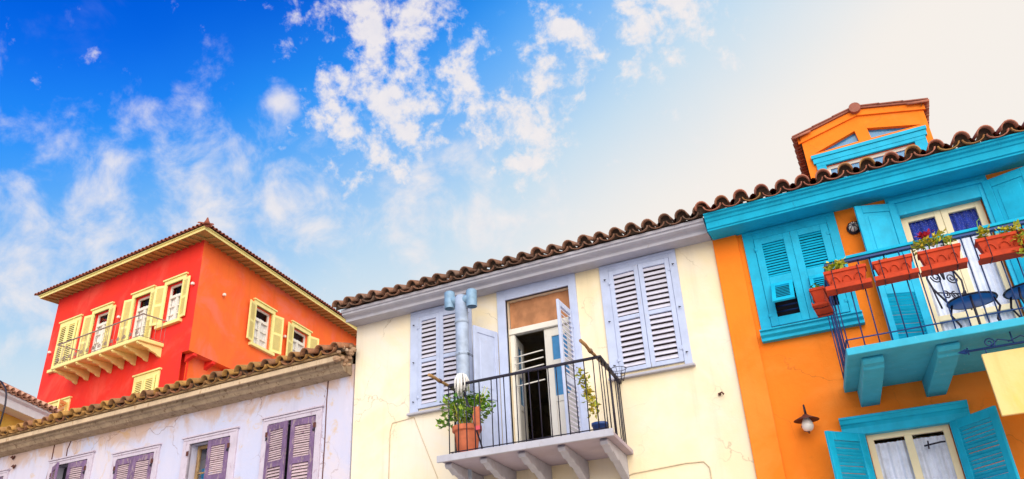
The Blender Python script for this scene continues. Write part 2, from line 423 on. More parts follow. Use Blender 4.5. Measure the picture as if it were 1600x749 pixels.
def roof(parent, x0, x1, ye, ze, slope, depth, pitch, r, mat, jit=1.0, th=.016):
    """eave at y=ye, z=ze (underside of the pans); ridge at depth/2; corrugated cover, with the eave course built tile by tile"""
    sl = math.tan(slope); yr = depth/2; n = int(round((x1-x0)/pitch)); pitch = (x1-x0)/n
    mb = MB(); per = 10; rows = []; course = .36; y = ye+.30
    while y < yr: rows.append((y, .0)); rows.append((min(y+course, yr), -.02)); y += course
    N = n*per
    for sgn in (1, -1):
        vs = []
        for y, dz in rows:
            for i in range(N+1):
                ph = 2*math.pi*i/per
                zz = ze + r*.7 + (y-ye)*sl + r*.7*(-math.cos(ph)) + dz
                yy = y if sgn > 0 else 2*yr-y
                vs.append((x0 + (x1-x0)*i/N, yy, zz))
        fs = [((k*(N+1)+i), (k*(N+1)+i+1), ((k+1)*(N+1)+i+1), ((k+1)*(N+1)+i)) for k in range(len(rows)-1) for i in range(N)]
        mb.add(vs, fs, True)
    # decking under the tiles
    mb.quad((x0, ye+.12, ze-.012+.12*sl), (x1, ye+.12, ze-.012+.12*sl), (x1, yr, ze-.012+(yr-ye)*sl), (x0, yr, ze-.012+(yr-ye)*sl))
    # ridge roll
    mb.tube([(x0-.05, yr, ze+(yr-ye)*sl+r*1.2), (x1+.05, yr, ze+(yr-ye)*sl+r*1.2)], r*1.3, 10)
    o = part(mb, 'roof', mat, parent)
    cov = tile_mesh(r, r*.84, .46, th, True, mat, 'roof_tile', 1.12); pan = tile_mesh(pitch*.47, pitch*.43, .46, th, False, mat, 'pan_tile', .62)
    for i in range(n+1):
        if i < n:
            q = link('pan_tile', pan, o, (x0+pitch*(i+.5)+random.uniform(-.006, .006)*jit, ye+.03+random.uniform(-.02, .02)*jit, ze+pitch*.28))
            q.rotation_euler = (slope+random.uniform(-.02, .02)*jit, 0, random.uniform(-.02, .02)*jit)
        q = link('roof_tile', cov, o, (x0+pitch*i+random.uniform(-.012, .012)*jit, ye+random.uniform(-.03, .03)*jit, ze+pitch*.20+random.uniform(-.006, .01)*jit))
        q.rotation_euler = (slope+random.uniform(-.03, .03)*jit, random.uniform(-.05, .05)*jit, random.uniform(-.04, .04)*jit)
    return o
def railing(parent, path, zb, zt, spacing, mat, hr=(.028, .012), br=.007, zlow=.06, name='railing'):
    """path: list of (x,y) corners; handrail and bottom rail as one part, balusters below it one by one"""
    mb = MB()
    def bar(a, b, z, w, h):
        a = Vector((a[0], a[1], 0)); b = Vector((b[0], b[1], 0)); d = b-a; L = d.length; ang = math.atan2(d.y, d.x)
        mb.box(-w, L+w, -w, w, z-h, z+h, Matrix.Translation(a) @ Matrix.Rotation(ang, 4, 'Z'))
    for i in range(len(path)-1):
        bar(path[i], path[i+1], zt, *hr); bar(path[i], path[i+1], zb+zlow, .010, .006)
    o = part(mb, name, mat, parent, bev=.004)
    bm = MB().tube([(0, 0, zb), (0, 0, zt-.01)], br, 6).mesh('baluster'); bm.materials.append(MT[mat])
    for i in range(len(path)-1):
        a = Vector(path[i]); b = Vector(path[i+1]); L = (b-a).length; n = max(1, round(L/spacing))
        for k in range(n+(1 if i == len(path)-2 else 0)):
            p = a.lerp(b, k/n); q = link('baluster', bm, o, (p.x, p.y, 0)); q.rotation_euler = (random.uniform(-.006, .006), random.uniform(-.006, .006), 0)
    return o
def leaves(mb, pts, size, n, spread, flat=.3):
    for c in pts:
        for _ in range(n):
            p = Vector(c) + Vector((random.gauss(0, 1), random.gauss(0, 1), random.gauss(0, .8)))*spread
            d = Vector((random.uniform(-1, 1), random.uniform(-1, 1), random.uniform(-.4, .8))).normalized(); s = size*random.uniform(.6, 1.25)
            w = d.cross(Vector((random.uniform(-flat, flat), random.uniform(-flat, flat), 1))).normalized()*s*.36; u = d*s; k = d.cross(w).normalized()*s*.12
            mb.add([p, p+u*.45+w+k, p+u, p+u*.45-w+k, p+u*.5], [(0, 4, 1), (1, 4, 2), (2, 4, 3), (3, 4, 0)])
def spiral(cx, cz, r0, r1, a0, turns, n=22, y=0):
    return [(cx+math.cos(a0+turns*2*math.pi*i/n)*(r0+(r1-r0)*i/n), y, cz+math.sin(a0+turns*2*math.pi*i/n)*(r0+(r1-r0)*i/n)) for i in range(n+1)]

# ------------------------------------------------------------------ ground
g = MB(); g.quad((-600, -600, 0), (600, -600, 0), (600, 600, 0), (-600, 600, 0)); struct(part(g, 'ground', 'ground'))
g = MB(); g.extx([(-1.6, -.2), (-1.6, .12), (-1.58, .14), (.02, .14), (.02, -.2)], -30, 14)
struct(part(g, 'pavement', 'ground', loc=(0, 9.98, 0)))

# ================================================================== cream house
WX = -4.5
H = thing('cream_house', 'cream yellow house with lavender shutters and iron balcony beside the orange house', 'house', (WX, 10, 0))
X = lambda x: x-WX
holes = [(X(-6.32), X(-5.50), 4.82, 6.35), (X(-3.03), X(-2.12), 4.79, 6.33), (X(-4.74), X(-3.68), 3.735, 6.28)]
m = wall_mb(X(-7.56), X(-1.475), 0, 6.60, holes); shell(m, X(-7.56), X(-1.475), 0, 6.60, 7, ridge=7.75); part(m, 'wall', 'cream', H)
m = MB().extx([(.02, 6.455), (-.26, 6.455), (-.26, 6.44), (-.29, 6.44), (-.29, 6.485), (-.315, 6.50), (-.36, 6.51), (-.40, 6.53), (-.40, 6.56), (-.43, 6.565), (-.43, 6.61), (.02, 6.65)], X(-7.58), X(-1.478))
part(m, 'cornice', 'greycor', H, bev=.003)
roof(H, X(-7.59), X(-1.50), -.54, 6.605, R(19), 7, .247, .092, 'clayw')
def window_frame(parent, x0, x1, ix0, ix1, z0, z1, iz1, mat, proud=.03, sill=True, sillmat=None, siy=.07, sih=.05):
    m = MB(); m.box(x0, ix0, -proud, .04, z0, z1); m.box(ix1, x1, -proud, .04, z0, z1); m.box(ix0, ix1, -proud+.001, .04, iz1, z1)
    m.box(x0+.02, x1-.02, -proud-.012, -proud+.002, z1-.045, z1-.012)
    o = part(m, 'window', mat, parent, bev=.004)
    if sill: part(MB().box(x0-.03, x1+.03, -siy, .05, z0-sih, z0), 'window_sill', sillmat or mat, o, bev=.006)
    return o
def casement(parent, x0, x1, z0, z1, y, mat, bars=(0,), glassmat='glass', mull=True, fw_=.05):
    # sash with a centre mullion, glazing bars and panes
    m = MB(); m.box(x0, x0+fw_, y, y+.05, z0, z1); m.box(x1-fw_, x1, y, y+.05, z0, z1); m.box(x0+fw_, x1-fw_, y+.001, y+.049, z1-fw_, z1); m.box(x0+fw_, x1-fw_, y+.001, y+.049, z0, z0+fw_)
    xc = (x0+x1)/2
    cols_ = [(x0+fw_, xc-fw_*.6), (xc+fw_*.6, x1-fw_)] if mull else [(x0+fw_, x1-fw_)]
    if mull: m.box(xc-fw_*.6, xc+fw_*.6, y-.008, y+.045, z0+fw_, z1-fw_)
    zs = [z0+fw_] + [z0+(z1-z0)*b for b in bars if 0 < b < 1] + [z1-fw_]
    for a, b in cols_:
        for q in zs[1:-1]: m.box(a, b, y+.008, y+.04, q-.014, q+.014)
    o = part(m, 'casement', mat, parent, bev=.003)
    for a, b in cols_:
        for i in range(len(zs)-1):
            part(MB().box(a-.004, b+.004, y+.020, y+.026, zs[i], zs[i+1]), 'pane', glassmat, o)
    return o
for (x0, x1, a, b, z0, seed) in ((-6.47, -5.34, -6.32, -5.50, 4.77, 0), (-3.17, -2.015, -3.03, -2.12, 4.735, 1)):
    w = window_frame(H, X(x0), X(x1), X(a), X(b), z0, 6.453, 6.34, 'lav', .03, True, 'greycor', .075, .035)
    part(MB().box(X(a), X(b), .10, .11, z0+.05, 6.34), 'pane', 'brown', w)  # dark brown sheet, its colour standing in for the shade behind the slats
    z0 += .05; hh = 6.335-z0; mid = (a+b)/2
    pan_ = [(.06, hh*.485, 9), (hh*.485+.06, hh-.07, 9)]
    shutter(H, (X(a)+.004, -.004, z0), mid-a-.006, hh, R(1.0+seed), pan_, 'lav', 'lavlight', 1, stile=.065)
    shutter(H, (X(b)-.004, -.004, z0), b-mid-.006, hh, R(2.5-seed), pan_, 'lav', 'lavlight', -1, stile=.065)
    k = MB()
    for zz in (z0+.12, z0+hh*.5, z0+hh-.12):
        for xx in (x0+.07, x1-.06): k.tube([(X(xx), -.03, zz), (X(xx), -.06, zz), (X(xx)+.03, -.065, zz-.01)], .007)
    part(k, 'shutter_hook', 'iron', w)
# balcony door
m = MB(); m.box(X(-4.88), X(-4.74), -.03, .05, 3.735, 6.453); m.box(X(-3.68), X(-3.56), -.03, .05, 3.735, 6.453); m.box(X(-4.74), X(-3.68), -.029, .05, 6.28, 6.453)
door = part(m, 'door_frame', 'lav', H, bev=.004)
part(MB().box(X(-4.74), X(-3.68), .06, .16, 5.73, 5.82), 'transom', 'white', door, bev=.005)
m = MB(); nx = 14
vs = [(X(-4.73)+1.04*i/nx, .12+.012*math.sin(i*1.7)+random.uniform(-.004, .004), z) for z in (5.82, 6.0, 6.18, 6.275) for i in range(nx+1)]
m.add(vs, [(j*(nx+1)+i, j*(nx+1)+i+1, (j+1)*(nx+1)+i+1, (j+1)*(nx+1)+i) for j in range(3) for i in range(nx)], True)
part(m, 'transom_screen', 'board', door)
part(MB().box(X(-4.735), X(-4.66), .08, .15, 3.74, 5.73), 'jamb', 'white', door, bev=.004)
def door_leaf(parent, hinge, w, ang, side, z0=3.75, h=1.97):
    mb = MB(); Xs = lambda a, b: (a, b) if side > 0 else (-b, -a)
    mb.box(*Xs(0, .12), 0, .045, 0, h); mb.box(*Xs(w-.12, w), 0, .045, 0, h)
    for a, b in ((0, .14), (.84, .93), (1.36, 1.47), (h-.13, h)): mb.box(*Xs(.12, w-.12), .001, .044, a, b)
    mb.box(*Xs(.12, w-.12), .012, .034, .14, .84)
    o = part(mb, 'door_leaf', 'white', parent, M=Matrix.Translation(hinge) @ Matrix.Rotation(ang*side, 4, 'Z'), bev=.004)
    for a, b in ((.93, 1.36), (1.47, h-.13)): part(MB().box(*Xs(.12, w-.12), .018, .026, a, b), 'pane', 'blueglass', o)
    return o
door_leaf(H, (X(-3.70), .09, 3.75), .485, R(3), -1)
door_leaf(H, (X(-4.655), .11, 3.75), .46, R(100), 1)
for zz in (5.38, 5.27, 5.16, 4.93): part(MB().tube([(X(-4.66), .045, zz-.03), (X(-4.19), .045, zz)], .010), 'drying_rail', 'white', door)
# outer shutters of the balcony door
shutter(H, (X(-3.69), -.03, 3.75), .54, 2.11, R(91), [(.08, .92, 12), (1.02, 2.03, 14)], 'lav', 'lavlight', -1, stile=.075, label='louvred shutter standing open at a right angle')
shutter(H, (X(-4.885), -.035, 3.75), .50, 2.03, R(108), [(.10, .95, 0), (1.05, 1.93, 0)], 'lav', 'lavlight', 1, stile=.07, label='panelled shutter folded open')
# balcony
SH = -.12   # the balcony sides run slightly askew
bx = lambda x, y: X(x + SH*(y+1.28))
def plank_slab(name, xa, xb, yf, z0, z1, mat, parent):
    m = MB(); P = [(bx(xa, yf), yf), (bx(xb, yf), yf), (bx(xb, 0), 0), (bx(xa, 0), 0)]
    m.add([(x, y, z0) for x, y in P] + [(x, y, z1) for x, y in P], [(3, 2, 1, 0), (4, 5, 6, 7), (0, 1, 5, 4), (1, 2, 6, 5), (2, 3, 7, 6), (3, 0, 4, 7)])
    return part(m, name, mat, parent, bev=.006)
sb = plank_slab('balcony_slab', -5.20, -2.83, -1.27, 3.675, 3.735, 'slab', H)
k = MB(); P = [(bx(-5.22, -1.29), -1.29), (bx(-2.81, -1.29), -1.29)]
k.box(P[0][0], P[1][0], -1.31, -1.272, 3.655, 3.742); part(k, 'slab_edge', 'greycor', sb, bev=.004)
for i, x in enumerate((-5.14, -4.62, -4.08, -3.54, -2.99)):
    k = MB(); prof = [(.02, 3.672), (-1.14, 3.672), (-1.17, 3.64), (-1.13, 3.60), (-1.06, 3.605), (-1.0, 3.585), (-.92, 3.55), (-.86, 3.565), (-.75, 3.54), (-.62, 3.50), (-.55, 3.515), (-.3, 3.44), (0.02, 3.36)]
    k.extx(prof, -.05, .05); k.v = [(x_+SH*(y_+1.14), y_, z_) for x_, y_, z_ in k.v]
    part(k, 'bracket', 'greycor', H, loc=(X(x), 0, 0), bev=.006)
railing(H, [(bx(-5.04, -.02), -.02), (bx(-5.04, -1.23), -1.23), (bx(-2.90, -1.23), -1.23), (bx(-2.90, -.02), -.02)], 3.735, 4.66, .118, 'iron', (.024, .014), .0075, .04)
# cables on the cream wall
def cable(name, pts, r, mat, label, cat='cable', group=None):
    p0 = Vector(pts[0]); o = part(MB().tube([Vector(p)-p0 for p in pts], r, 6), name, mat, loc=p0); tag(o, label, cat, group); return o
cable('cable', [(-6.86, 9.992, 2.6), (-6.84, 9.992, 4.55), (-6.80, 9.992, 4.68), (-6.40, 9.992, 4.71)], .006, 'wire', 'thin tan cable running up to the sill of the shuttered window by the flue pipe')
cable('cable', [(-6.40, 9.994, 4.70), (-6.12, 9.992, 4.05), (-5.75, 9.992, 3.2)], .005, 'wire', 'thin pale cable slanting down the cream wall beside the balcony')
cable('cable', [(-3.6, 9.992, 3.25), (-3.02, 9.992, 3.43), (-2.3, 9.992, 3.47), (-2.08, 9.992, 3.46), (-2.02, 9.992, 3.38), (-2.0, 9.992, 2.6)], .008, 'wire', 'tan cable bending downwards on the cream wall right under the balcony')
HK = thing('wall_hook', 'tiny rusty iron hook on the bare cream wall below the shuttered window', 'hook', (-1.73, 10, 4.27))
part(MB().tube([(0, 0, 0), (0, -.05, 0), (.03, -.06, .01), (.05, -.05, -.02)], .012, 6), 'hook', 'rust', HK); part(MB().box(-.03, .0, -.012, .0, -.015, .02), 'plate', 'rust', HK)
# flue pipe
FP = thing('flue_pipe', 'blue grey metal flue pipe with two open ended elbows in front of lavender shutters', 'pipe', (-5.235, 9.47, 0))
m = MB().tube([(0, 0, 2.4), (0, 0, 4.4), (.004, 0, 5.2), (0, 0, 6.24)], .098, 16); m.lathe([(.098, 6.24), (.07, 6.29), (0, 6.31)], 16); part(m, 'pipe', 'pipe', FP)
for z in (4.35, 5.35, 5.86): part(MB().lathe([(.099, z-.03), (.106, z-.025), (.106, z+.025), (.099, z+.03)], 16), 'pipe_joint', 'pipe', FP)
for s_, hx in ((-1, -.19), (1, .19)):
    m = MB(); m.lathe([(.082, -.14), (.082, .12), (.066, .135), (0, .14)], 16, (hx, -.02, 6.25 if s_ < 0 else 6.20)); m.lathe([(.082, -.14), (.073, -.14), (.073, .08), (0, .08)], 16, (hx, -.02, 6.25 if s_ < 0 else 6.20))
    m.tube([(0, 0, 6.17), (hx*.5, -.01, 6.21), (hx, -.02, 6.26 if s_ < 0 else 6.22)], .07, 12)
    part(m, 'elbow', 'hop', FP)
k = MB()
for z in (5.35, 5.33): k.tube([(.0, -.11, z), (.11, -.02, z), (.13, .1, z-.02), (.15, .45, z-.06)], .004)
part(k, 'tie_wire', 'iron', FP)
# poles, mop, basket
def pole(a, b, r, label):
    a = Vector(a); b = Vector(b)
    t = thing('wooden_pole', label, 'pole', a); pts = [Vector((0, 0, 0))]
    for i in range(1, 9): pts.append((b-a)*i/8 + Vector((random.uniform(-.006, .006), 0, random.uniform(-.006, .006))))
    part(MB().tube(pts, [r*(1-.03*i) for i in range(9)], 8), 'shaft', 'stick', t)
    k = MB()
    for f in (.25, .28, .62, .64): p = (b-a)*f; k.lathe([(r*1.2, -.012), (r*1.4, 0), (r*1.2, .012)], 10, p, (b-a).to_track_quat('Z', 'Y').to_matrix().to_4x4())
    part(k, 'lashing', 'rust', t)
pole((-2.93, 8.20, 4.705), (-3.05, 9.75, 4.70), .022, 'bare wooden pole lashed along the balcony rail above the blue pot')
pole((-5.08, 8.28, 4.70), (-5.17, 9.45, 4.705), .022, 'bare wooden pole lashed to the balcony rail above the terracotta pot')
MO = thing('mop', 'white string mop hung head up over the balcony handrail', 'mop', (-4.62, 8.86, 3.74))
part(MB().tube([(0, 0, 0), (-.28, -.08, 1.0)], .011, 8), 'handle', 'iron', MO)
k = MB()
for i in range(46):
    a = random.uniform(0, 6.28); r = random.uniform(.03, .105); L = random.uniform(.16, .26)
    c = Vector((-.26, -.06, 1.03)); pts = [c, c+Vector((math.cos(a)*r*.6, math.sin(a)*r*.6, .03)), c+Vector((math.cos(a)*r, math.sin(a)*r, -.05)), c+Vector((math.cos(a)*r*1.05, math.sin(a)*r*1.05, -L))]
    k.tube(pts, [.008, .011, .011, .009], 5)
part(k, 'mop_head', 'cloth', MO)
RG = thing('cleaning_rag', 'pink and red rag hung on the balcony bars beside the terracotta pot', 'rag', (-4.66, 8.80, 4.02))
k = MB(); vs = [(.05*i-.05+.01*math.sin(j*2), -.01*math.sin(i*2+j)-.02, .30-.06*j) for j in range(6) for i in range(3)]
k.add(vs, [(j*3+i, j*3+i+1, j*3+i+4, j*3+i+3) for j in range(5) for i in range(2)], True); part(k, 'cloth', 'terra', RG)
k = MB(); k.box(-.02, .06, -.05, -.02, -.01, .04); part(k, 'clip', 'pink', RG)
WB = thing('wire_basket', 'small wire basket hooked outside the iron balcony rail', 'basket', (-2.78, 9.10, 4.42))
k = MB()
for z, r in ((0, .055), (.07, .075), (.15, .10)): k.tube([(math.cos(i*math.pi/8)*r, math.sin(i*math.pi/8)*r, z) for i in range(17)], .004, 5)
for i in range(8): a = i*math.pi/4; k.tube([(math.cos(a)*.055, math.sin(a)*.055, 0), (math.cos(a)*.075, math.sin(a)*.075, .07), (math.cos(a)*.10, math.sin(a)*.10, .15)], .0035, 5)
k.tube([(-.055, 0, 0), (.055, 0, 0)], .0035, 5); k.tube([(0, -.055, 0), (0, .055, 0)], .0035, 5); part(k, 'cage', 'iron', WB)
k = MB(); k.tube([(-.10, 0, .15), (-.13, 0, .24), (-.17, 0, .25), (-.19, 0, .22)], .005, 5); part(k, 'hook', 'iron', WB)
# pots on the cream balcony
PT = thing('potted_shrub', 'leafy green shrub in a large terracotta pot behind the balcony bars', 'potted plant', (-4.93, 9.0, 3.735))
part(MB().lathe([(0, 0), (.17, 0), (.19, .035), (.175, .035), (.165, .02), (0, .02)], 24), 'saucer', 'terra', PT)
part(MB().lathe([(0, .03), (.125, .03), (.132, .04), (.172, .33), (.172, .335), (.195, .335), (.20, .35), (.198, .405), (.185, .41), (.178, .37), (.15, .36), (0, .36)], 28), 'pot', 'terra', PT)
k = MB()
for i in range(16): a = random.uniform(0, 6.28); k.tube([(math.cos(a)*.05, math.sin(a)*.05, .35), (math.cos(a)*.14, math.sin(a)*.14, .55), (math.cos(a)*random.uniform(.2, .34), math.sin(a)*random.uniform(.16, .26), random.uniform(.65, .95))], [.009, .007, .004], 5)
part(k, 'stem', 'leafy', PT)
k = MB(); cs = []
for i in range(54): a = random.uniform(0, 6.28); r = random.random()**.6; cs.append((math.cos(a)*r*.36, math.sin(a)*r*.26, .66+random.uniform(-.16, .18)+.05*math.sin(a*3)))
leaves(k, cs, .085, 9, .045); part(k, 'foliage', 'leaf', PT)
PB = thing('blue_potted_plant', 'spindly yellow green plant in a small blue pot on the balcony corner', 'potted plant', (-3.12, 9.16, 3.735))
part(MB().lathe([(0, 0), (.075, 0), (.098, .17), (.108, .17), (.108, .205), (.095, .205), (.09, .17), (0, .165)], 20), 'pot', 'bluepot', PB)
k = MB(); st = [(0, 0, .16), (-.02, -.01, .35), (-.07, -.03, .55), (-.13, -.05, .75), (-.18, -.06, .90)]
k.tube(st, [.008, .007, .006, .005, .003], 5); part(k, 'stem', 'leafy', PB)
k = MB(); cs = []
for i in range(30): f = .25+.75*i/29; a = Vector(st[0]).lerp(Vector(st[-1]), f); cs.append(a+Vector((random.gauss(0, .02), random.gauss(0, .02), 0)))
leaves(k, cs, .07, 6, .022); part(k, 'foliage', 'leafy', PB)

# ================================================================== orange house
OX = .8
O = thing('orange_house', 'bright orange house with turquoise shutters, deep turquoise eaves and flower box balcony', 'house', (OX, 10, 0))
X = lambda x: x-OX
holes = [(X(-.93), X(.03), 5.03, 6.28), (X(.88), X(1.81), 4.115, 6.16), (X(-.16), X(.73), 2.15, 3.53)]
m = wall_mb(X(-1.47), X(4.6), 0, 6.60, holes); shell(m, X(-1.47), X(4.6), 0, 6.60, 7, ridge=7.8); part(m, 'wall', 'orange', O)
part(MB().box(X(-1.468), X(-1.135), -.045, .01, 0, 6.428), 'pilaster', 'orange', O, bev=.006)
m = MB().extx([(.02, 6.43), (-.41, 6.395), (-.41, 6.42), (-.43, 6.425), (-.44, 6.51), (-.455, 6.515), (-.47, 6.55), (-.50, 6.565), (-.51, 6.59), (-.535, 6.595), (-.535, 6.615), (.02, 6.66)], X(-1.455), X(4.65))
part(m, 'cornice', 'turqd', O, bev=.004)
roof(O, X(-1.44), X(4.6), -.62, 6.605, R(19), 7, .262, .095, 'clayo', .8)
# shuttered window
w = window_frame(O, X(-1.065), X(.145), X(-.93), X(.03), 4.97, 6.428, 6.29, 'turq', .035, False)
k = MB().extx([(.02, 4.83), (-.09, 4.83), (-.09, 4.87), (-.13, 4.90), (-.13, 4.945), (-.16, 4.95), (-.16, 4.97), (.02, 4.97)], X(-1.08), X(.16)); part(k, 'window_sill', 'turq', w, bev=.004)
part(MB().box(X(-.93), X(.03), .14, .15, 5.03, 6.28), 'pane', 'dark', w)
for i in range(6): z = 5.16+.075*i; part(MB().tube([(X(-.93), .06, z), (X(.03), .06, z)], .011, 6), 'security_bar', 'blueiron', w)
for side, hx in ((1, -.926), (-1, .026)):
    o = shutter(O, (X(hx), -.01, 5.02), .475, 1.265, R(.6), [(.115, .55, -1), (.68, 1.175, 13)], 'turq', 'turq', side, stile=.095)
    # the small top-hung flap in the lower half, propped open
    k = MB(); fx = .10 if side > 0 else -.375
    k.box(0, .275, -.03, 0, -.43, -.37); k.box(0, .275, -.03, 0, -.06, 0); k.box(0, .05, -.029, -.001, -.37, -.06); k.box(.225, .275, -.029, -.001, -.37, -.06)
    fl = part(k, 'flap', 'turq', o, M=Matrix.Translation((fx, -.037, .55)) @ Matrix.Rotation(R(-38 if side > 0 else -28), 4, 'X'), bev=.003)
    k = MB()
    for i in range(8): k.box(.05, .225, -.004, .004, -.024, .024, Matrix.Translation((0, -.015, -.085-.037*i)) @ Matrix.Rotation(R(-33), 4, 'X'))
    part(k, 'flap_louvre', 'turq', fl)
# balcony door
m = MB(); m.box(X(.77), X(.88), -.035, .05, 4.115, 6.428); m.box(X(1.81), X(1.93), -.035, .05, 4.115, 6.428); m.box(X(.88), X(1.81), -.034, .12, 6.145, 6.428); m.box(X(.80), X(1.90), -.06, -.03, 6.32, 6.37)
door = part(m, 'door_frame', 'turq', O, bev=.004)
def glazed_leaf(parent, x0, x1, y, zs, mat):
    m = MB(); f = .075; m.box(x0, x0+f, y, y+.05, zs[0], zs[-1]); m.box(x1-f, x1, y, y+.05, zs[0], zs[-1])
    m.box(x0+f, x1-f, y+.001, y+.049, zs[0], zs[0]+.1); m.box(x0+f, x1-f, y+.001, y+.049, zs[-1]-.08, zs[-1])
    for z in zs[1:-1]: m.box(x0+f, x1-f, y+.001, y+.049, z-.035, z+.035)
    o = part(m, 'door_leaf', mat, parent, bev=.004)
    e = [zs[0]+.1] + [v for z in zs[1:-1] for v in (z-.035, z+.035)] + [zs[-1]-.08]
    for i in range(0, len(e), 2): part(MB().box(x0+f-.004, x1-f+.004, y+.022, y+.028, e[i], e[i+1]), 'pane', 'glass', o)
    return o
for a, b in ((.885, 1.343), (1.347, 1.805)):
    glazed_leaf(O, X(a), X(b), .07, [4.12, 4.75, 6.155], 'whitec')
def curtain(parent, x0, x1, y, z0, z1, mat, name='curtain', waves=16):
    m = MB(); n = waves*4; vs = [(x0+(x1-x0)*i/n, y+.014*math.sin(i*math.pi/2*1.02)+.01*math.sin(i*.7), z) for z in (z0, z1) for i in range(n+1)]
    m.add(vs, [(i, i+1, n+2+i, n+1+i) for i in range(n)], True); return part(m, name, mat, parent)
curtain(door, X(.90), X(1.79), .140, 5.80, 6.14, 'bluecur', 'valance')
curtain(door, X(.90), X(1.79), .155, 4.15, 5.82, 'curtain')
shutter(O, (X(.865), -.05, 4.14), .505, 2.19, R(158), [(.10, .95, 22), (1.12, 2.08, 0)], 'turq', 'turq', 1, stile=.085, label='turquoise shutter folded back, panel above louvres')
shutter(O, (X(1.855), -.05, 4.14), .505, 2.19, R(161), [(.10, .95, 22), (1.12, 2.08, 0)], 'turq', 'turq', -1, stile=.085, label='turquoise shutter folded back, panel above louvres')
# balcony
bx = lambda x, y: X(x + -.10*(y+1.55))
sb = plank_slab('balcony_slab', -.11, 4.2, -1.55, 4.035, 4.115, 'turqpale', O)
for x in (-.02, .69, 1.95, 3.2):
    k = MB(); prof = [(.02, 4.033), (-1.38, 4.033), (-1.40, 4.0), (-1.36, 3.965), (-1.28, 3.955), (-1.26, 3.93), (-1.10, 3.915), (-1.0, 3.90), (.02, 3.835)]
    k.extx(prof, -.105, .105); k.v = [(x_-.10*(y_+0), y_, z_) for x_, y_, z_ in k.v]
    part(k, 'bracket', 'turqpale', O, loc=(X(x), 0, 0), bev=.008)
railing(O, [(bx(-.08, -.02), -.02), (bx(-.08, -1.50), -1.50), (bx(4.1, -1.50), -1.50)], 4.115, 5.085, .142, 'blueiron', (.03, .016), .007, .10)
k = MB(); k.box(bx(-.1, -1.5), bx(4.1, -1.5), -1.545, -1.455, 5.103, 5.135); part(k, 'handrail_cap', 'turqd', O, bev=.004)
# lower window
w = part(MB().extx([(.12, 3.515), (-.05, 3.515), (-.05, 3.60), (-.08, 3.63), (-.11, 3.64), (-.13, 3.68), (-.15, 3.69), (-.15, 3.715), (.0, 3.73), (0, 3.6), (.12, 3.6)], X(-.40), X(.96)), 'window', 'turq', O, bev=.004)
for a, b in ((-.26, -.16), (.73, .83)): part(MB().box(X(a), X(b), -.035, .05, 2.0, 3.514), 'jamb', 'turq', w, bev=.004)
casement(O, X(-.155), X(.725), 2.16, 3.525, .07, 'whitec', fw_=.07)
curtain(w, X(-.13), X(.70), .15, 2.2, 3.42, 'curtain')
k = MB().tube([(X(.42), .055, 3.31), (X(.60), .05, 3.33), (X(.645), .055, 3.33)], .010, 6); k.tube([(X(.46), .05, 3.27), (X(.47), .05, 3.36)], .009, 6); part(k, 'stay', 'iron', w)
shutter(O, (X(-.17), -.05, 2.05), .60, 1.47, R(128), [(.09, .70, 14), (.80, 1.37, 14)], 'turq', 'turq', 1, stile=.09, label='turquoise louvred shutter swung open beside the wall lamp')
shutter(O, (X(.74), -.05, 2.05), .66, 1.47, R(127), [(.09, .70, 14), (.80, 1.37, 14)], 'turq', 'turq', -1, stile=.09, label='turquoise louvred shutter swung open beneath the hanging sign')
# dormer
yb = 1.20   # dormer front plane
X0, X1 = X(-.02), X(1.72); zc = 8.47
yB = 4.2
opn = [(X(.235), X(1.47), 7.3, 7.80)]
dw = wall_mb(X0, X1, 7.0, 8.02, opn, .2, yb)
xm = X(.84); apex = 8.56; sh = 8.36
def gab(x): return sh+(apex-sh)*(1-abs(x-xm)/(xm-X0))
# gable field with two triangular lights cut out: strips built round them
tl = [(X(.12), 8.065), (X(.77), 8.075), (X(.75), 8.27)]; tr_ = [(X(.945), 8.07), (X(1.64), 8.07), (X(.925), 8.26)]
pts = lambda L: [(x, yb, z) for x, z in L]
dw.quad(*pts([(X0, 8.02), tl[0], tl[2], (xm, apex), (X0, sh)]))
dw.quad(*pts([(X0, 8.02), (xm, 8.02), tl[1], tl[0]])); dw.quad(*pts([tl[1], (xm, 8.02), (xm, apex), tl[2]]))
dw.quad(*pts([(xm, 8.02), tr_[0], tr_[2], (xm, apex)])); dw.quad(*pts([(xm, 8.02), (X1, 8.02), tr_[1], tr_[0]]))
dw.quad(*pts([(X1, 8.02), (X1, sh), (xm, apex), tr_[2], tr_[1]]))
for T in (tl, tr_):
    for i in range(3):
        a, b = T[i], T[(i+1) % 3]; dw.quad((a[0], yb, a[1]), (b[0], yb, b[1]), (b[0], yb+.10, b[1]), (a[0], yb+.10, a[1]))
for x in (X0, X1): dw.quad((x, yb, 7.0), (x, yB, 7.0), (x, yB, sh), (x, yb, sh))
dor = part(dw, 'dormer', 'orange', O)
for T in (tl, tr_): k = MB(); k.quad(*[(x, yb+.07, z) for x, z in T]); part(k, 'pane', 'blueglass', dor)
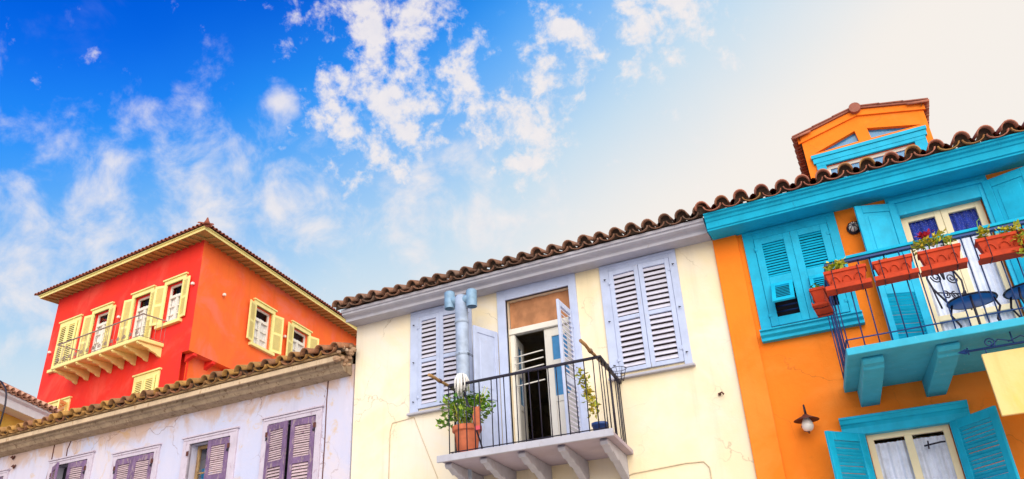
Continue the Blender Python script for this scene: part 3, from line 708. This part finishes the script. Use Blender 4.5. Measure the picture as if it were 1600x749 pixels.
# dormer roof: verge boards, slabs and edge tiles
k = MB()
for s_ in (-1, 1):
    xe = xm + s_*(xm-X0+.05)
    a = (xm, apex+.05); b = (xe, sh+.03)
    k.add([(a[0], yb-.03, a[1]-.10), (b[0], yb-.03, b[1]-.10), (b[0], yb-.03, b[1]+.01), (a[0], yb-.03, a[1]+.01), (a[0], yb, a[1]-.10), (b[0], yb, b[1]-.10), (b[0], yb, b[1]+.01), (a[0], yb, a[1]+.01)],
          [(0, 1, 2, 3), (4, 7, 6, 5), (0, 4, 5, 1), (3, 2, 6, 7), (1, 5, 6, 2), (0, 3, 7, 4)])
part(k, 'verge_board', 'orange', dor, bev=.004)
k = MB()
for s_ in (-1, 1):
    xe = xm + s_*(xm-X0+.09); a = (xm, apex+.062); b = (xe, sh+.03)
    k.add([(a[0], yb-.06, a[1]), (b[0], yb-.06, b[1]), (b[0], yB, b[1]), (a[0], yB, a[1]), (a[0], yb-.06, a[1]+.038), (b[0], yb-.06, b[1]+.038), (b[0], yB, b[1]+.038), (a[0], yB, a[1]+.038)],
          [(0, 1, 2, 3), (4, 7, 6, 5), (0, 4, 5, 1), (3, 2, 6, 7), (1, 5, 6, 2), (0, 3, 7, 4)])
    # overlapping plates along the verge
    for i in range(3):
        f0, f1 = i/3, (i+1)/3+.03; p = (a[0]+(b[0]-a[0])*f0, a[1]+(b[1]-a[1])*f0); q = (a[0]+(b[0]-a[0])*f1, a[1]+(b[1]-a[1])*f1); dz = .024+.016*(2-i)*0
        k.add([(p[0], yb-.075, p[1]+.03), (q[0], yb-.075, q[1]+.036), (q[0], yb+.3, q[1]+.036), (p[0], yb+.3, p[1]+.03), (p[0], yb-.075, p[1]+.046), (q[0], yb-.075, q[1]+.056), (q[0], yb+.3, q[1]+.056), (p[0], yb+.3, p[1]+.046)],
              [(0, 1, 2, 3), (4, 7, 6, 5), (0, 4, 5, 1), (3, 2, 6, 7), (1, 5, 6, 2), (0, 3, 7, 4)])
k.lathe([(.085, -.10), (.085, 2.8)], 14, (xm, yb, apex+.06), Matrix.Rotation(R(-90), 4, 'X'))
k.lathe([(0, -.10), (.085, -.10)], 14, (xm, yb, apex+.06), Matrix.Rotation(R(-90), 4, 'X'))
part(k, 'dormer_roof', 'clayo', dor)
dt = tile_mesh(.075, .06, .30, .016, True, 'clayo', 'dormer_tile')
for s_ in (-1, 1):
    for i in range(11):
        q = link('dormer_tile', dt, dor, (xm+s_*(xm-X0+.12), yb-.02+.2*i, sh+.0)); q.rotation_euler = (R(12), 0, s_*R(90)+random.uniform(-.04, .04))
k = MB(); k.box(X(.07), X(1.66), yb-.045, yb+.02, 7.86, 7.95); k.box(X(.055), X(1.675), yb-.06, yb+.02, 7.95, 8.01); k.box(X(.10), X(1.63), yb-.04, yb+.02, 7.80, 7.86)
k.box(X(.10), X(.235), yb-.04, yb+.02, 7.2, 7.80); k.box(X(1.47), X(1.63), yb-.04, yb+.02, 7.2, 7.80)
part(k, 'dormer_surround', 'turq', dor, bev=.004)
k = MB(); k.box(X(.235), X(1.47), yb+.03, yb+.09, 7.745, 7.80); k.box(X(.235), X(.28), yb+.03, yb+.09, 7.3, 7.745); k.box(X(1.425), X(1.47), yb+.03, yb+.09, 7.3, 7.745); part(k, 'dormer_sash', 'white', dor, bev=.003)
part(MB().box(X(.28), X(1.425), yb+.055, yb+.062, 7.3, 7.745), 'pane', 'blueglass', dor)

# flower boxes on the orange balcony
def spray(mb, fl, kind, L):
    cs = []
    for i in range(7 if kind else 5):
        x = random.uniform(-L*.35, L*.35); h = random.uniform(.03, .12)
        cs += [(x, random.uniform(-.03, .03), .18+h*.5), (x+random.uniform(-.03, .03), 0, .18+h)]
    leaves(mb, cs, .06, 5, .022)
BX = [(.075, .43, 'terracotta flower box with a low yellow green plant, on the front rail corner', 1),
      (.545, .39, 'terracotta flower box nearly bare, between the corner box and the geranium box', 0),
      (.99, .40, 'terracotta flower box with a red geranium and thin stems on balcony rail', 2),
      (1.555, .46, 'terracotta flower box with a yellow bloom and trailing green stems on balcony rail', 3)]
def flower_box(loc, rz, L, label, kind):
    t = thing('flower_box', label, 'flower box', loc, rz, 'flower boxes on the turquoise balcony')
    k = MB(); h = .185; a, b = L/2-.045, .05; A, B = L/2, .078
    lo = [(-a, -b, 0), (a, -b, 0), (a, b, 0), (-a, b, 0)]; hi = [(-A+.01, -B+.01, h-.03), (A-.01, -B+.01, h-.03), (A-.01, B-.01, h-.03), (-A+.01, B-.01, h-.03)]
    inn = [(-A+.03, -B+.03, h-.05), (A-.03, -B+.03, h-.05), (A-.03, B-.03, h-.05), (-A+.03, B-.03, h-.05)]
    k.add(lo+hi+inn, [(3, 2, 1, 0)] + [(i, (i+1) % 4, 4+(i+1) % 4, 4+i) for i in range(4)] + [(8, 9, 10, 11)])
    k.box(-A, A, -B-.004, -B+.016, h-.035, h); k.box(-A, A, B-.016, B+.004, h-.035, h); k.box(-A, -A+.02, -B+.016, B-.016, h-.034, h-.001); k.box(A-.02, A, -B+.016, B-.016, h-.034, h-.001)
    part(k, 'box', 'terrar', t, bev=.004)
    k = MB()
    n_ = 3
    for i in range(n_):
        cx = (i-(n_-1)/2)*L*.27; k.tube([(cx+math.cos(q)*L*.10, -b-.004-.022*(.045+math.sin(q)*.06)/.15, .045+math.sin(q)*.06) for q in [math.pi*j/8 for j in range(9)]], .005, 5)
    part(k, 'relief_arch', 'terrar', t)
    k = MB(); k.box(-A-.01, A+.01, -B-.0, B, -.035, -.005); k.box(-A-.015, A+.015, -B-.012, -B, -.038, .012); k.box(-A-.015, A+.015, B, B+.012, -.038, .012); part(k, 'tray', 'terrar', t, bev=.004)
    part(MB().box(-A+.02, A-.02, -B+.02, B-.02, h-.05, h-.03), 'soil', 'soil', t)
    for x in (-L*.3, L*.3):
        k = MB(); k.tube([(x, -B-.012, -.03), (x, -B-.014, h), (x, B+.01, h+.005), (x, B+.045, h-.01), (x, B+.05, -.03), (x, 0, -.045), (x, -B-.012, -.04)], .0045, 5); part(k, 'hanger', 'iron', t)
    k = MB(); s = MB()
    if kind == 1: leaves(k, [(random.uniform(-.16, .02), random.uniform(-.04, .04), random.uniform(.17, .29)) for _ in range(22)], .06, 6, .02)
    if kind == 0: leaves(k, [(random.uniform(-.13, -.04), random.uniform(-.02, .02), random.uniform(.16, .20)) for _ in range(7)], .05, 5, .012)
    if kind == 2:
        for x0, x1, z1 in ((-.08, -.09, .33), (-.03, .0, .30), (.10, .05, .36), (.08, .14, .30), (-.1, -.16, .28)):
            s.tube([(x0, 0, .15), ((x0+x1)/2+.02, -.01, .24), (x1, 0, z1)], [.006, .005, .004], 5); leaves(k, [(x1+random.gauss(0, .025), random.gauss(0, .02), z1-.02+random.gauss(0, .02)) for _ in range(6)], .055, 5, .018)
        f = MB(); leaves(f, [(-.075+random.gauss(0, .018), random.gauss(0, .015), .385+random.gauss(0, .014)) for _ in range(14)], .045, 8, .014); part(f, 'flower', 'flower', t)
    if kind == 3:
        s.tube([(-.13, 0, .15), (-.16, 0, .30), (-.15, -.01, .40), (-.11, -.01, .43)], [.006, .005, .004, .003], 5); leaves(k, [(-.12+random.gauss(0, .02), random.gauss(0, .02), .24+random.gauss(0, .04)) for _ in range(12)], .06, 5, .016)
        leaves(k, [(.17+random.gauss(0, .04), -.10+random.gauss(0, .02), .16-.028*i+random.gauss(0, .02)) for i in range(12)], .06, 8, .028)
        leaves(k, [(random.uniform(.0, .2), random.gauss(0, .03), .20+random.gauss(0, .025)) for i in range(14)], .06, 7, .02)
    if kind == 4: leaves(k, [(random.uniform(-.16, .16), random.uniform(-.04, .04), random.uniform(.17, .25)) for _ in range(16)], .06, 5, .02)
    if k.v: part(k, 'foliage', 'leafy' if kind != 4 else 'leaf', t)
    if s.v: part(s, 'stem', 'leaf', t)
    return t
for x, L, lab, kd in BX: flower_box((x, 8.40, 4.765), random.uniform(-.02, .02), L, lab, kd)
flower_box((-.245, 8.98, 4.79), R(-93), .40, 'terracotta flower box seen end on, hung outside the side rail by the shuttered window', 4)

# wrought iron chairs
def iron_chair(loc, rz, label):
    t = thing('garden_chair', label, 'chair', loc, rz, 'wrought iron balcony chairs'); t.scale = (1.15, 1.2, 1.12)
    k = MB()   # seat ring and disc
    part(MB().lathe([(0, .452), (.18, .452), (.195, .446), (.195, .438), (0, .436)], 24, (0, 0, 0)), 'seat', 'seatblue', t)
    k.tube([(math.cos(i*math.pi/12)*.205, math.sin(i*math.pi/12)*.205, .445) for i in range(25)], .010, 6); part(k, 'seat_rim', 'iron', t)
    for a in (45, 135, 225, 315):
        c, s_ = math.cos(R(a)), math.sin(R(a))
        part(MB().tube([(c*.17, s_*.17, .44), (c*.20, s_*.20, .34), (c*.15, s_*.15, .22), (c*.17, s_*.17, .10), (c*.23, s_*.23, 0)], .010, 6), 'leg', 'iron', t)
    # heart shaped back at local x = -.19, in the yz plane
    k = MB(); F = lambda L: [(-.20-.10*(z-.44), y, z) for y, z in L]
    for s_ in (-1, 1):
        k.tube(F([(0, .45), (s_*.08, .52), (s_*.17, .66), (s_*.19, .78), (s_*.15, .88), (s_*.08, .91), (s_*.015, .86), (0, .78)]), .010, 6)
        k.tube(F([(q[0]*s_, q[2]) for q in spiral(.085, .80, .062, .012, 0, -1.6)]), .007, 5)
        k.tube(F([(q[0]*s_, q[2]) for q in spiral(.05, .60, .045, .010, 1.5, 1.5)]), .007, 5)
        k.tube(F([(s_*.16, .44), (s_*.17, .55), (s_*.175, .66)]), .009, 5)
    k.tube(F([(-.17, .62), (.17, .62)]), .007, 5)
    part(k, 'backrest', 'iron', t)
iron_chair((1.24, 9.20, 4.115), R(-52), 'wrought iron chair with heart shaped scroll back behind the geranium box')
iron_chair((1.78, 9.20, 4.115), R(190), 'wrought iron chair with scroll back behind the trailing flower box')

# lamps on the orange wall
L1 = thing('wall_lamp', 'rusty barn style wall lamp with a white globe on the plain orange wall', 'lamp', (-.75, 10, 3.73)); L1.scale = (.88, .95, .88)
part(MB().lathe([(0, 0), (.045, 0), (.045, .02), (0, .025)], 16, (0, 0, .04), Matrix.Rotation(R(90), 4, 'X')), 'backplate', 'iron', L1)
part(MB().tube([(0, -.01, .02), (0, -.05, .10), (0, -.09, .20), (0, -.14, .235), (0, -.19, .21), (0, -.20, .15), (0, -.20, .08)], .011, 8), 'arm', 'iron', L1)
part(MB().lathe([(0, .115), (.03, .11), (.05, .09), (.165, .035), (.17, .028), (.16, .026), (.05, .07), (0, .08)], 28, (0, -.20, -.02)), 'lamp_shade', 'rust', L1)
part(MB().lathe([(.03, .06), (.055, .02), (.076, -.03), (.078, -.07), (.06, -.11), (.03, -.128), (0, -.132)], 20, (0, -.20, -.01)), 'globe', 'globe', L1)
k = MB(); k.lathe([(0, -.165), (.012, -.155), (.012, -.13), (.03, -.125)], 10, (0, -.20, -.01)); k.tube([(-.04, -.20, .02), (-.085, -.17, -.06), (-.05, -.19, -.13), (0, -.20, -.15)], .006, 6); part(k, 'cage', 'rust', L1)
L2 = thing('bulkhead_lamp', 'small caged bulkhead lamp on orange wall beside the turquoise balcony shutter', 'lamp', (.33, 10, 6.13))
Mx = Matrix.Rotation(R(90), 4, 'X')
part(MB().lathe([(0, 0), (.085, 0), (.09, .02), (.075, .045), (0, .045)], 20, (0, 0, 0), Mx), 'base', 'iron', L2)
part(MB().lathe([(.062, .045), (.060, .08), (.04, .115), (0, .125)], 18, (0, 0, 0), Mx), 'globe', 'globe', L2)
k = MB()
for a in range(4): c, s_ = math.cos(a*math.pi/4), math.sin(a*math.pi/4); k.tube([(c*r, -y, s_*r) for r, y in ((.075, .04), (.072, .08), (.048, .125), (0, .14), (-.048, .125), (-.072, .08), (-.075, .04))], .005, 5)
part(k, 'cage', 'iron', L2)
# hanging sign
SG = thing('hanging_sign', 'blank yellow sign board hung from scrolled ironwork under the turquoise balcony', 'sign', (1.08, 8.6, 3.20))
k = MB().box(0, 1.25, -.02, .02, .04, .655); part(k, 'board', 'signy', SG, bev=.006)
k = MB(); k.tube([(-.12, 0, .71), (1.35, 0, .71)], .012, 6)
k.add([(-.20, 0, .71), (-.12, -.015, .735), (-.09, 0, .71), (-.12, .015, .685), (-.12, .015, .735), (-.12, -.015, .685)], [(0, 1, 2), (0, 2, 3), (0, 4, 2), (0, 2, 5)])
k.tube([(-.10, 0, .675), (-.10, 0, .745)], .008, 5)
for cx, s_ in ((.10, 1), (.46, -1), (.85, 1), (1.15, -1)): k.tube(spiral(cx, .76, .055, .012, -1.57, 1.6*s_), .007, 5); k.tube([(cx, 0, .715), (cx+.08*s_, 0, .78), (cx+.2*s_, 0, .74)], .006, 5)
for x in (.05, .6, 1.2): k.tube([(x, 0, .64), (x, 0, .72)], .006, 5); 
for x in (.3, 1.0): k.tube([(x, 0, .70), (x, 0, .838)], .007, 5)
part(k, 'scroll_bracket', 'blueiron', SG)

# ================================================================== lilac house
A = -.0364
P = thing('lilac_house', 'old lilac plastered house with weathered plum shutters and an ochre tiled eave', 'house', (-7.57, 10, 0), A)
wins = [(-1.92, -.63, 5.17, -1.80, -.75), (-3.85, -2.52, 5.12, -3.69, -2.68), (-5.76, -4.48, 5.12, -5.64, -4.61), (-7.72, -6.38, 5.26, -7.57, -6.53), (-9.75, -9.10, 5.28, -9.65, -9.22)]
holes = [(a+.0, b, 3.05, t-.11) for _, _, t, a, b in wins]
m = wall_mb(-10.6, -.02, 0, 5.80, holes, .38); shell(m, -10.6, -.02, 0, 5.80, 6.6, ridge=6.7); part(m, 'wall', 'lilac', P)
m = MB().extx([(.02, 5.60), (-.20, 5.64), (-.24, 5.70), (-.30, 5.72), (-.30, 5.765), (-.37, 5.79), (-.39, 5.86), (.02, 5.92)], -10.65, -.06)
part(m, 'cornice', 'oldcornice', P, bev=.005)
part(MB().extx([(-.05, 5.865), (-.42, 5.865), (-.43, 5.895), (-.05, 5.90)], -10.66, -.05), 'eave_board', 'oldwood', P, bev=.003)
part(MB().extx([(-.36, 5.765), (-.405, 5.76), (-.41, 5.84), (-.36, 5.85)], -10.66, -.12), 'fascia_board', 'fasciaold', P, bev=.003)
roof(P, -10.7, -.03, -.52, 5.875, R(16), 6.6, .30, .100, 'clayp', 1.4)
# broken rubble at the roof end
for i in range(16):
    mb = MB(); s_ = random.uniform(.035, .075); mb.lathe([(0, -s_*.7), (s_*.8, -s_*.45), (s_, .1*s_), (s_*.7, s_*.6), (0, s_*.7)], 6)
    mb.v = [(x*random.uniform(.75, 1.2), y*random.uniform(.75, 1.2), z*random.uniform(.8, 1.15)) for x, y, z in mb.v]; mb.sm = [False]*len(mb.sm)
    part(mb, 'rubble_stone', 'stone', P, loc=(random.uniform(-.08, .05), -.30+random.uniform(-.12, .2), 5.72+i*.021))
for wi, (x0, x1, zt, a, b) in enumerate(wins):
    z0 = 3.10
    w = window_frame(P, x0, x1, a, b, z0, zt, zt-.11, 'pinkframe', .035, True, 'pinkframe', .1, .08)
    part(MB().box(x0-.03, x1+.03, -.06, .01, zt, zt+.028), 'drip_mould', 'pinkframe', w, bev=.004)
    h = zt-.12-z0-.02; pw = (b-a)/2; pn = [(.09, h*.36, 12), (h*.36+.09, h*.62, 8), (h*.62+.10, h-.11, 14)]
    if wi == 0: L_, R_ = R(7), R(3)
    elif wi == 1: L_, R_ = None, R(2)
    elif wi == 3: L_, R_ = R(24), R(3)
    else: L_, R_ = R(2), R(3)
    if L_ is not None: shutter(P, (a+.005, -.01, z0+.01), pw-.012 if wi else pw-.03, h, L_, pn, 'plum', 'plumslat', 1, stile=.085, t=.04)
    shutter(P, (b-.005, -.01, z0+.01), pw-.012 if wi else pw-.03, h, R_, pn, 'plum', 'plumslat', -1, stile=.085, t=.04)
    if wi == 1:
        casement(P, a+.01, b-.01, z0, zt-.12, .16, 'oldwood', bars=(.74,), fw_=.06)
        curtain(w, a+.02, b-.02, .30, z0, 4.62, 'blueglass', 'curtain', 10)
    else: part(MB().box(a, b, .2, .21, z0, zt-.11), 'pane', 'dark', w)
    for xx in (a+.0, b-.0): part(MB().box(xx-.025, xx+.025, -.058, -.046, z0+h*.93-.05, z0+h*.93+.03), 'strap_hinge', 'rust', w)
# wall clamps and cables
for i, (x, z, lab) in enumerate(((-9.05, 5.53, 'rusty twisted cable clamp on lilac wall, the one just under the eave'), (-8.95, 5.33, 'rusty twisted cable clamp on lilac wall, the one lower down above a window frame'))):
    t = thing('cable_clamp', lab, 'clamp', Matrix.Translation((-7.57, 10, 0)) @ Matrix.Rotation(A, 4, 'Z') @ Vector((x, -.001, z)), A, 'clamps on the lilac wall')
    k = MB(); k.tube([(-.06, 0, .02), (-.03, -.05, .0), (.0, -.04, .03), (.04, -.06, -.02), (.02, -.03, -.05), (.06, -.03, .03)], .012, 6); part(k, 'hook', 'rust', t)
    part(MB().box(-.03, .03, -.012, 0, -.02, .03), 'plate', 'rust', t)
Pm = Matrix.Translation((-7.57, 10, 0)) @ Matrix.Rotation(A, 4, 'Z')
def pc(L): return [Pm @ Vector((x, -.006, z)) for x, z in L]
cable('cable', pc([(-7.73, 5.63), (-7.72, 5.30), (-7.80, 4.6), (-7.82, 2.6)]), .011, 'rust', 'dark cable running down beside the lilac house window with the folded shutter')
cable('cable', pc([(-7.20, 5.62), (-7.27, 5.45), (-7.26, 5.28)]), .010, 'rust', 'short dark cable dropping onto the window frame of the lilac house')
cable('cable', pc([(-.55, 5.60), (-.56, 5.3), (-.55, 4.6), (-.57, 2.6)]), .009, 'rust', 'thin rusty cable dropping past the plum shutters next to the cream house')

# ================================================================== red house
AR = R(-5.18); RX, RY = -20.70, 18.0
RH = thing('red_house', 'tall red house with pale yellow shutters and hipped tile roof on the skyline', 'house', (RX, RY, 0), AR)
BR = Matrix.Rotation(R(102.94), 4, 'Z')     # frame of the right-hand face
lw_ = [(-8.30, -7.18, 12.05, 13.86), (-6.17, -5.17, 11.60, 13.88), (-3.66, -2.66, 11.60, 13.90), (-1.76, -.84, 12.34, 13.92)]
ll_ = [(-2.64, -1.52, 8.9, 10.42), (-7.85, -6.75, 8.9, 10.40)]
m = wall_mb(-9.06, 0, 11.0, 15.30, lw_, .3)
m.v = [((-y_*.235 if x_ > -.001 and y_ > .01 else x_), y_, z_) for x_, y_, z_ in m.v]
wall_mb(-9.06, -.34, 0, 11.0, ll_, .3, 0, m)
W_, D_ = -9.06, 12.2
E = BR @ Vector((D_, 0, 0)); Aq = Vector((W_, 0, 0)); Fq = Aq+E
m.quad((W_, 0, 0), (W_, 0, 15.3), (Fq.x, Fq.y, 15.3), (Fq.x, Fq.y, 0)); m.quad((Fq.x, Fq.y, 0), (Fq.x, Fq.y, 15.3), (E.x, E.y, 15.3), (E.x, E.y, 0))
part(m, 'wall', 'red', RH)
rw_ = [(3.38, 4.52, 12.36, 13.98), (6.05, 7.25, 12.36, 13.98)]
m = wall_mb(0, D_, 11.0, 15.30, rw_, .3); wall_mb(.34, D_, 0, 11.0, [], .3, .34, m)
m.v = [((y_*.235 if x_ < .001 and y_ > .01 and z_ > 10.99 else x_), y_, z_) for x_, y_, z_ in m.v]
m.quad((0, 0, 11.0), (D_, 0, 11.0), (D_, .4, 11.0), (.08, .4, 11.0))
part(m, 'bay_wall', 'redlit', RH, M=BR)
for i in range(8):
    k = MB().extx([(.0, 0), (.36, 0), (.36, -.30), (.28, -.22), (.08, -.12), (.0, -.10)], -.09, .09); part(k, 'bay_bracket', 'red', RH, M=BR @ Matrix.Translation((.35+i*1.0, 0, 10.995)), bev=.01)
def red_window(M, x0, x1, z0, z1, oa=None, door=False, slats=9, sill=True):
    hw = .14
    m = MB(); m.box(x0-hw, x0, -.05, .05, z0, z1+.0); m.box(x1, x1+hw, -.05, .05, z0, z1); m.box(x0-hw-.0, x1+hw, -.052, .05, z1, z1+.16); m.box(x0-hw-.06, x1+hw+.06, -.10, .04, z1+.16, z1+.22)
    w = part(m, 'window', 'yel', RH, M=M, bev=.006)
    if sill and not door: part(MB().box(x0-hw-.08, x1+hw+.08, -.13, .05, z0-.14, z0-.02), 'window_sill', 'yel', w, bev=.006)
    if oa is None:
        part(MB().box(x0, x1, .16, .17, z0, z1), 'pane', 'dark', w)
    else:
        m = MB(); f = .08; xc = (x0+x1)/2; zt = z1-.48; y = .14
        m.box(x0, x0+f, y, y+.06, z0, z1); m.box(x1-f, x1, y, y+.06, z0, z1); m.box(x0+f, x1-f, y+.002, y+.058, z1-f, z1); m.box(x0+f, x1-f, y-.02, y+.058, zt-.05, zt+.05); m.box(x0+f, x1-f, y+.002, y+.058, z0, z0+f); m.box(xc-.06, xc+.06, y-.01, y+.055, z0+f, zt-.05)
        zz = z0+f+.0
        for q in ((.33, .66) if not door else (.2, .4, .6, .8)): zq = z0+f+(zt-.05-z0-f)*q; m.box(x0+f, xc-.06, y+.01, y+.05, zq-.02, zq+.02); m.box(xc+.06, x1-f, y+.01, y+.05, zq-.02, zq+.02)
        s_ = part(m, 'casement', 'white', w)
        for a, b, c, d in ((x0+f, x1-f, zt+.05, z1-f), (x0+f, xc-.06, z0+f, zt-.05), (xc+.06, x1-f, z0+f, zt-.05)): part(MB().box(a, b, y+.03, y+.036, c, d), 'pane', 'glass', w)
        curtain(w, x0+.03, x1-.03, y+.075, z0, z1-.35, 'cloth', 'curtain', 6)
    h = z1-z0-.02; lw2 = (x1-x0)/2-.01; pn = [(.1, h*.47, slats), (h*.47+.1, h-.1, slats)]
    for side, hx in ((1, x0), (-1, x1)):
        a = R(1.5) if oa is None else oa[0 if side > 0 else 1]
        # open leaves clear the surround
        shutter(RH, (hx, -.062 if oa is None else -.065, z0+.01), lw2, h, a, pn, 'yel', 'yel', side, .05, .09, M=M, join=True)
I4 = Matrix.Identity(4)
red_window(I4, *lw_[0][:2], lw_[0][2], lw_[0][3], None)
red_window(I4, *lw_[1], (R(172), R(171)), True)
red_window(I4, *lw_[2], (R(172), R(171)), True)
red_window(I4, *lw_[3], (R(161), R(172)))
red_window(I4, *ll_[0], None); red_window(I4, *ll_[1], (R(100), R(120)))
for q in rw_: red_window(BR, *q, (R(168), R(165)))
# balcony
m = MB().box(-6.62, -1.42, -1.0, 0, 11.42, 11.56); sb = part(m, 'balcony_slab', 'yel', RH, bev=.02)
for i in range(8):
    k = MB().extx([(.0, 0), (-.96, 0), (-.97, -.05), (-.90, -.10), (-.78, -.10), (-.70, -.14), (-.52, -.16), (-.42, -.22), (-.2, -.27), (-.12, -.33), (0, -.36)], -.05, .05); part(k, 'bracket', 'yel', RH, loc=(-6.45+i*.70, -.001, 11.42), bev=.01)
railing(RH, [(-6.56, -.02), (-6.56, -.95), (-1.48, -.95), (-1.48, -.02)], 11.56, 12.42, .19, 'palerail', (.026, .016), .008, .06)
k = MB()
for i in range(14):
    for s_ in (0, .5): k.tube(spiral(-6.4+i*.36+s_*.18, 11.76, .08, .02, 1.57, 1.5 if s_ else -1.5, 12, -.95), .010, 4)
part(k, 'railing_scrolls', 'palerail', RH, kind='stuff')
# eaves: soffit, fascia, rafters, edge tiles, hipped roof
def isect(o1, o2):
    # crossing of the lines y=-o1 (left face frame) and y=-o2 in the right face frame
    n = BR @ Vector((0, -1, 0)); return Vector(((o2 + n.y*o1)/n.x if abs(n.x) > 1e-6 else 0, -o1, 0))
def ring(o, z, oe=None):
    oe = oe if oe is not None else o
    c = isect(o, o); a = Vector((W_-oe, -o, 0)); e = c + (BR @ Vector((1, 0, 0)))*(D_+oe+.8); f = Vector((a.x, e.y, 0))
    return [Vector((p.x, p.y, z)) for p in (a, c, e, f)]
m = MB(); r0 = ring(-.02, 15.30, 0); r1 = ring(.60, 15.24, .34)
for i in range(4): j = (i+1) % 4; m.quad(r0[i], r0[j], r1[j], r1[i])
part(m, 'soffit', 'ochre', RH)
m = MB(); q0 = ring(.60, 15.21, .34); q1 = ring(.62, 15.21, .36); q2 = ring(.62, 15.30, .36); q3 = ring(.60, 15.30, .34); q4 = ring(.67, 15.31, .42); q5 = ring(.67, 15.34, .42)
for a, b in ((q0, q1), (q1, q2), (q2, q4), (q4, q5), (q0, q3)):
    for i in range(4): j = (i+1) % 4; m.quad(a[i], a[j], b[j], b[i])
part(m, 'fascia', 'yel', RH)
rb = MB().extx([(0, .055), (-.59, .0), (-.59, -.035), (-.50, -.045), (0, 0)], -.03, .03).mesh('rafter'); rb.materials.append(MT['ochre'])
for i in range(27): link('rafter', rb, RH, (-9.2+i*.36, .0, 15.24))
for i in range(34): link('rafter', rb, RH, M=BR @ Matrix.Translation((-.1+i*.36, 0, 15.24)))
m = MB(); c0 = ring(.72, 15.35, .46); top = (sum(c0, Vector())/4); top.z = 18.2
for i in range(4): j = (i+1) % 4; m.quad(c0[i], c0[j], top)
ro = part(m, 'roof', 'clayr', RH)
k = MB()
def etile(p, ang, r=.085):
    Mx = Matrix.Translation(p) @ Matrix.Rotation(ang, 4, 'Z') @ Matrix.Rotation(R(20), 4, 'X'); n = 5; vs = []
    for y in (0, .5):
        for rr in (r, r-.02):
            for q in range(n+1): a = math.pi*q/n; vs.append(Mx @ Vector((math.cos(a)*rr, y, math.sin(a)*rr)))
    mm = n+1; fs = []
    for q in range(n): fs += [(q, q+1, 2*mm+q+1, 2*mm+q), (q, mm+q, mm+q+1, q+1), (mm+q, 3*mm+q, 3*mm+q+1, mm+q+1)]
    k.add(vs, fs, True)
a, c, e, f = ring(.75, 15.36, .50)
n = 48
for i in range(n): etile(a.lerp(c, i/n), 0)
n = 66
for i in range(1, n+1): etile(c.lerp(e, i/n), R(102.94))
part(k, 'eave_tiles', 'clayr', ro, kind='stuff')
k = MB().lathe([(.0, .26), (.03, .22), (.06, .12), (.10, .04), (.12, -.04), (0, -.04)], 10, (c.x-.05, c.y+.10, 15.40)); k.tube([(c.x-.05, c.y+.10, 15.38), (top.x, top.y, top.z)], .11, 8); part(k, 'corner_finial', 'clayr', ro)
# small white lamps on the red wall
Rm = Matrix.Translation((RX, RY, 0)) @ Matrix.Rotation(AR, 4, 'Z')
for (M_, x, z, lab) in ((I4, -4.40, 13.30, 'small white floodlight between the two balcony doors of the red house'), (I4, -8.75, 12.85, 'small white floodlight by the far corner of the red house'), (I4, -.22, 13.55, 'small white floodlight near the corner edge of the red house'), (BR, 1.35, 13.6, 'small white floodlight on the blank stretch of the red side wall'), (BR, 5.40, 13.3, 'small white floodlight between the two side windows of the red house')):
    Mw = Rm @ M_ @ Matrix.Translation((x, 0, z)); t = thing('floodlight', lab, 'lamp', Mw.translation, Mw.to_euler().z, 'floodlights on the red house')
    part(MB().box(-.05, .05, -.13, -.03, -.05, .05), 'housing', 'white', t, bev=.015); part(MB().tube([(0, 0, 0), (0, -.05, 0)], .02, 8), 'stem', 'white', t)

# ================================================================== small house behind, at the left
AS = math.atan2(1.87, -.85)
S = thing('yellow_house', 'low yellow house with pink tiled roof and white eaves behind the lilac house', 'house', (-21.05, 12.35, 0), AS)
m = MB(); m.box(-4, 6, .45, 6.5, 0, 8.0); part(m, 'wall', 'yellow', S)
m = MB().extx([(.46, 7.92), (.02, 7.92), (.02, 7.90), (-.02, 7.90), (-.02, 8.10), (-.10, 8.16), (-.10, 8.22), (.46, 8.24)], -4.3, 6.3); part(m, 'fascia', 'fasc', S, bev=.004)
roof(S, -4.3, 6.3, -.20, 8.20, R(25), 6.6, .26, .10, 'clayk', .6)
cable('cable', [(-20.9, 11.6, 8.30), (-20.18, 11.6, 8.24), (-19.92, 11.6, 8.11), (-19.70, 11.6, 7.92), (-19.58, 11.6, 7.73), (-19.52, 11.6, 7.45), (-19.56, 11.6, 6.3)], .022, 'iron', 'loose dark cable curling past the pink tiled roof of the yellow house')
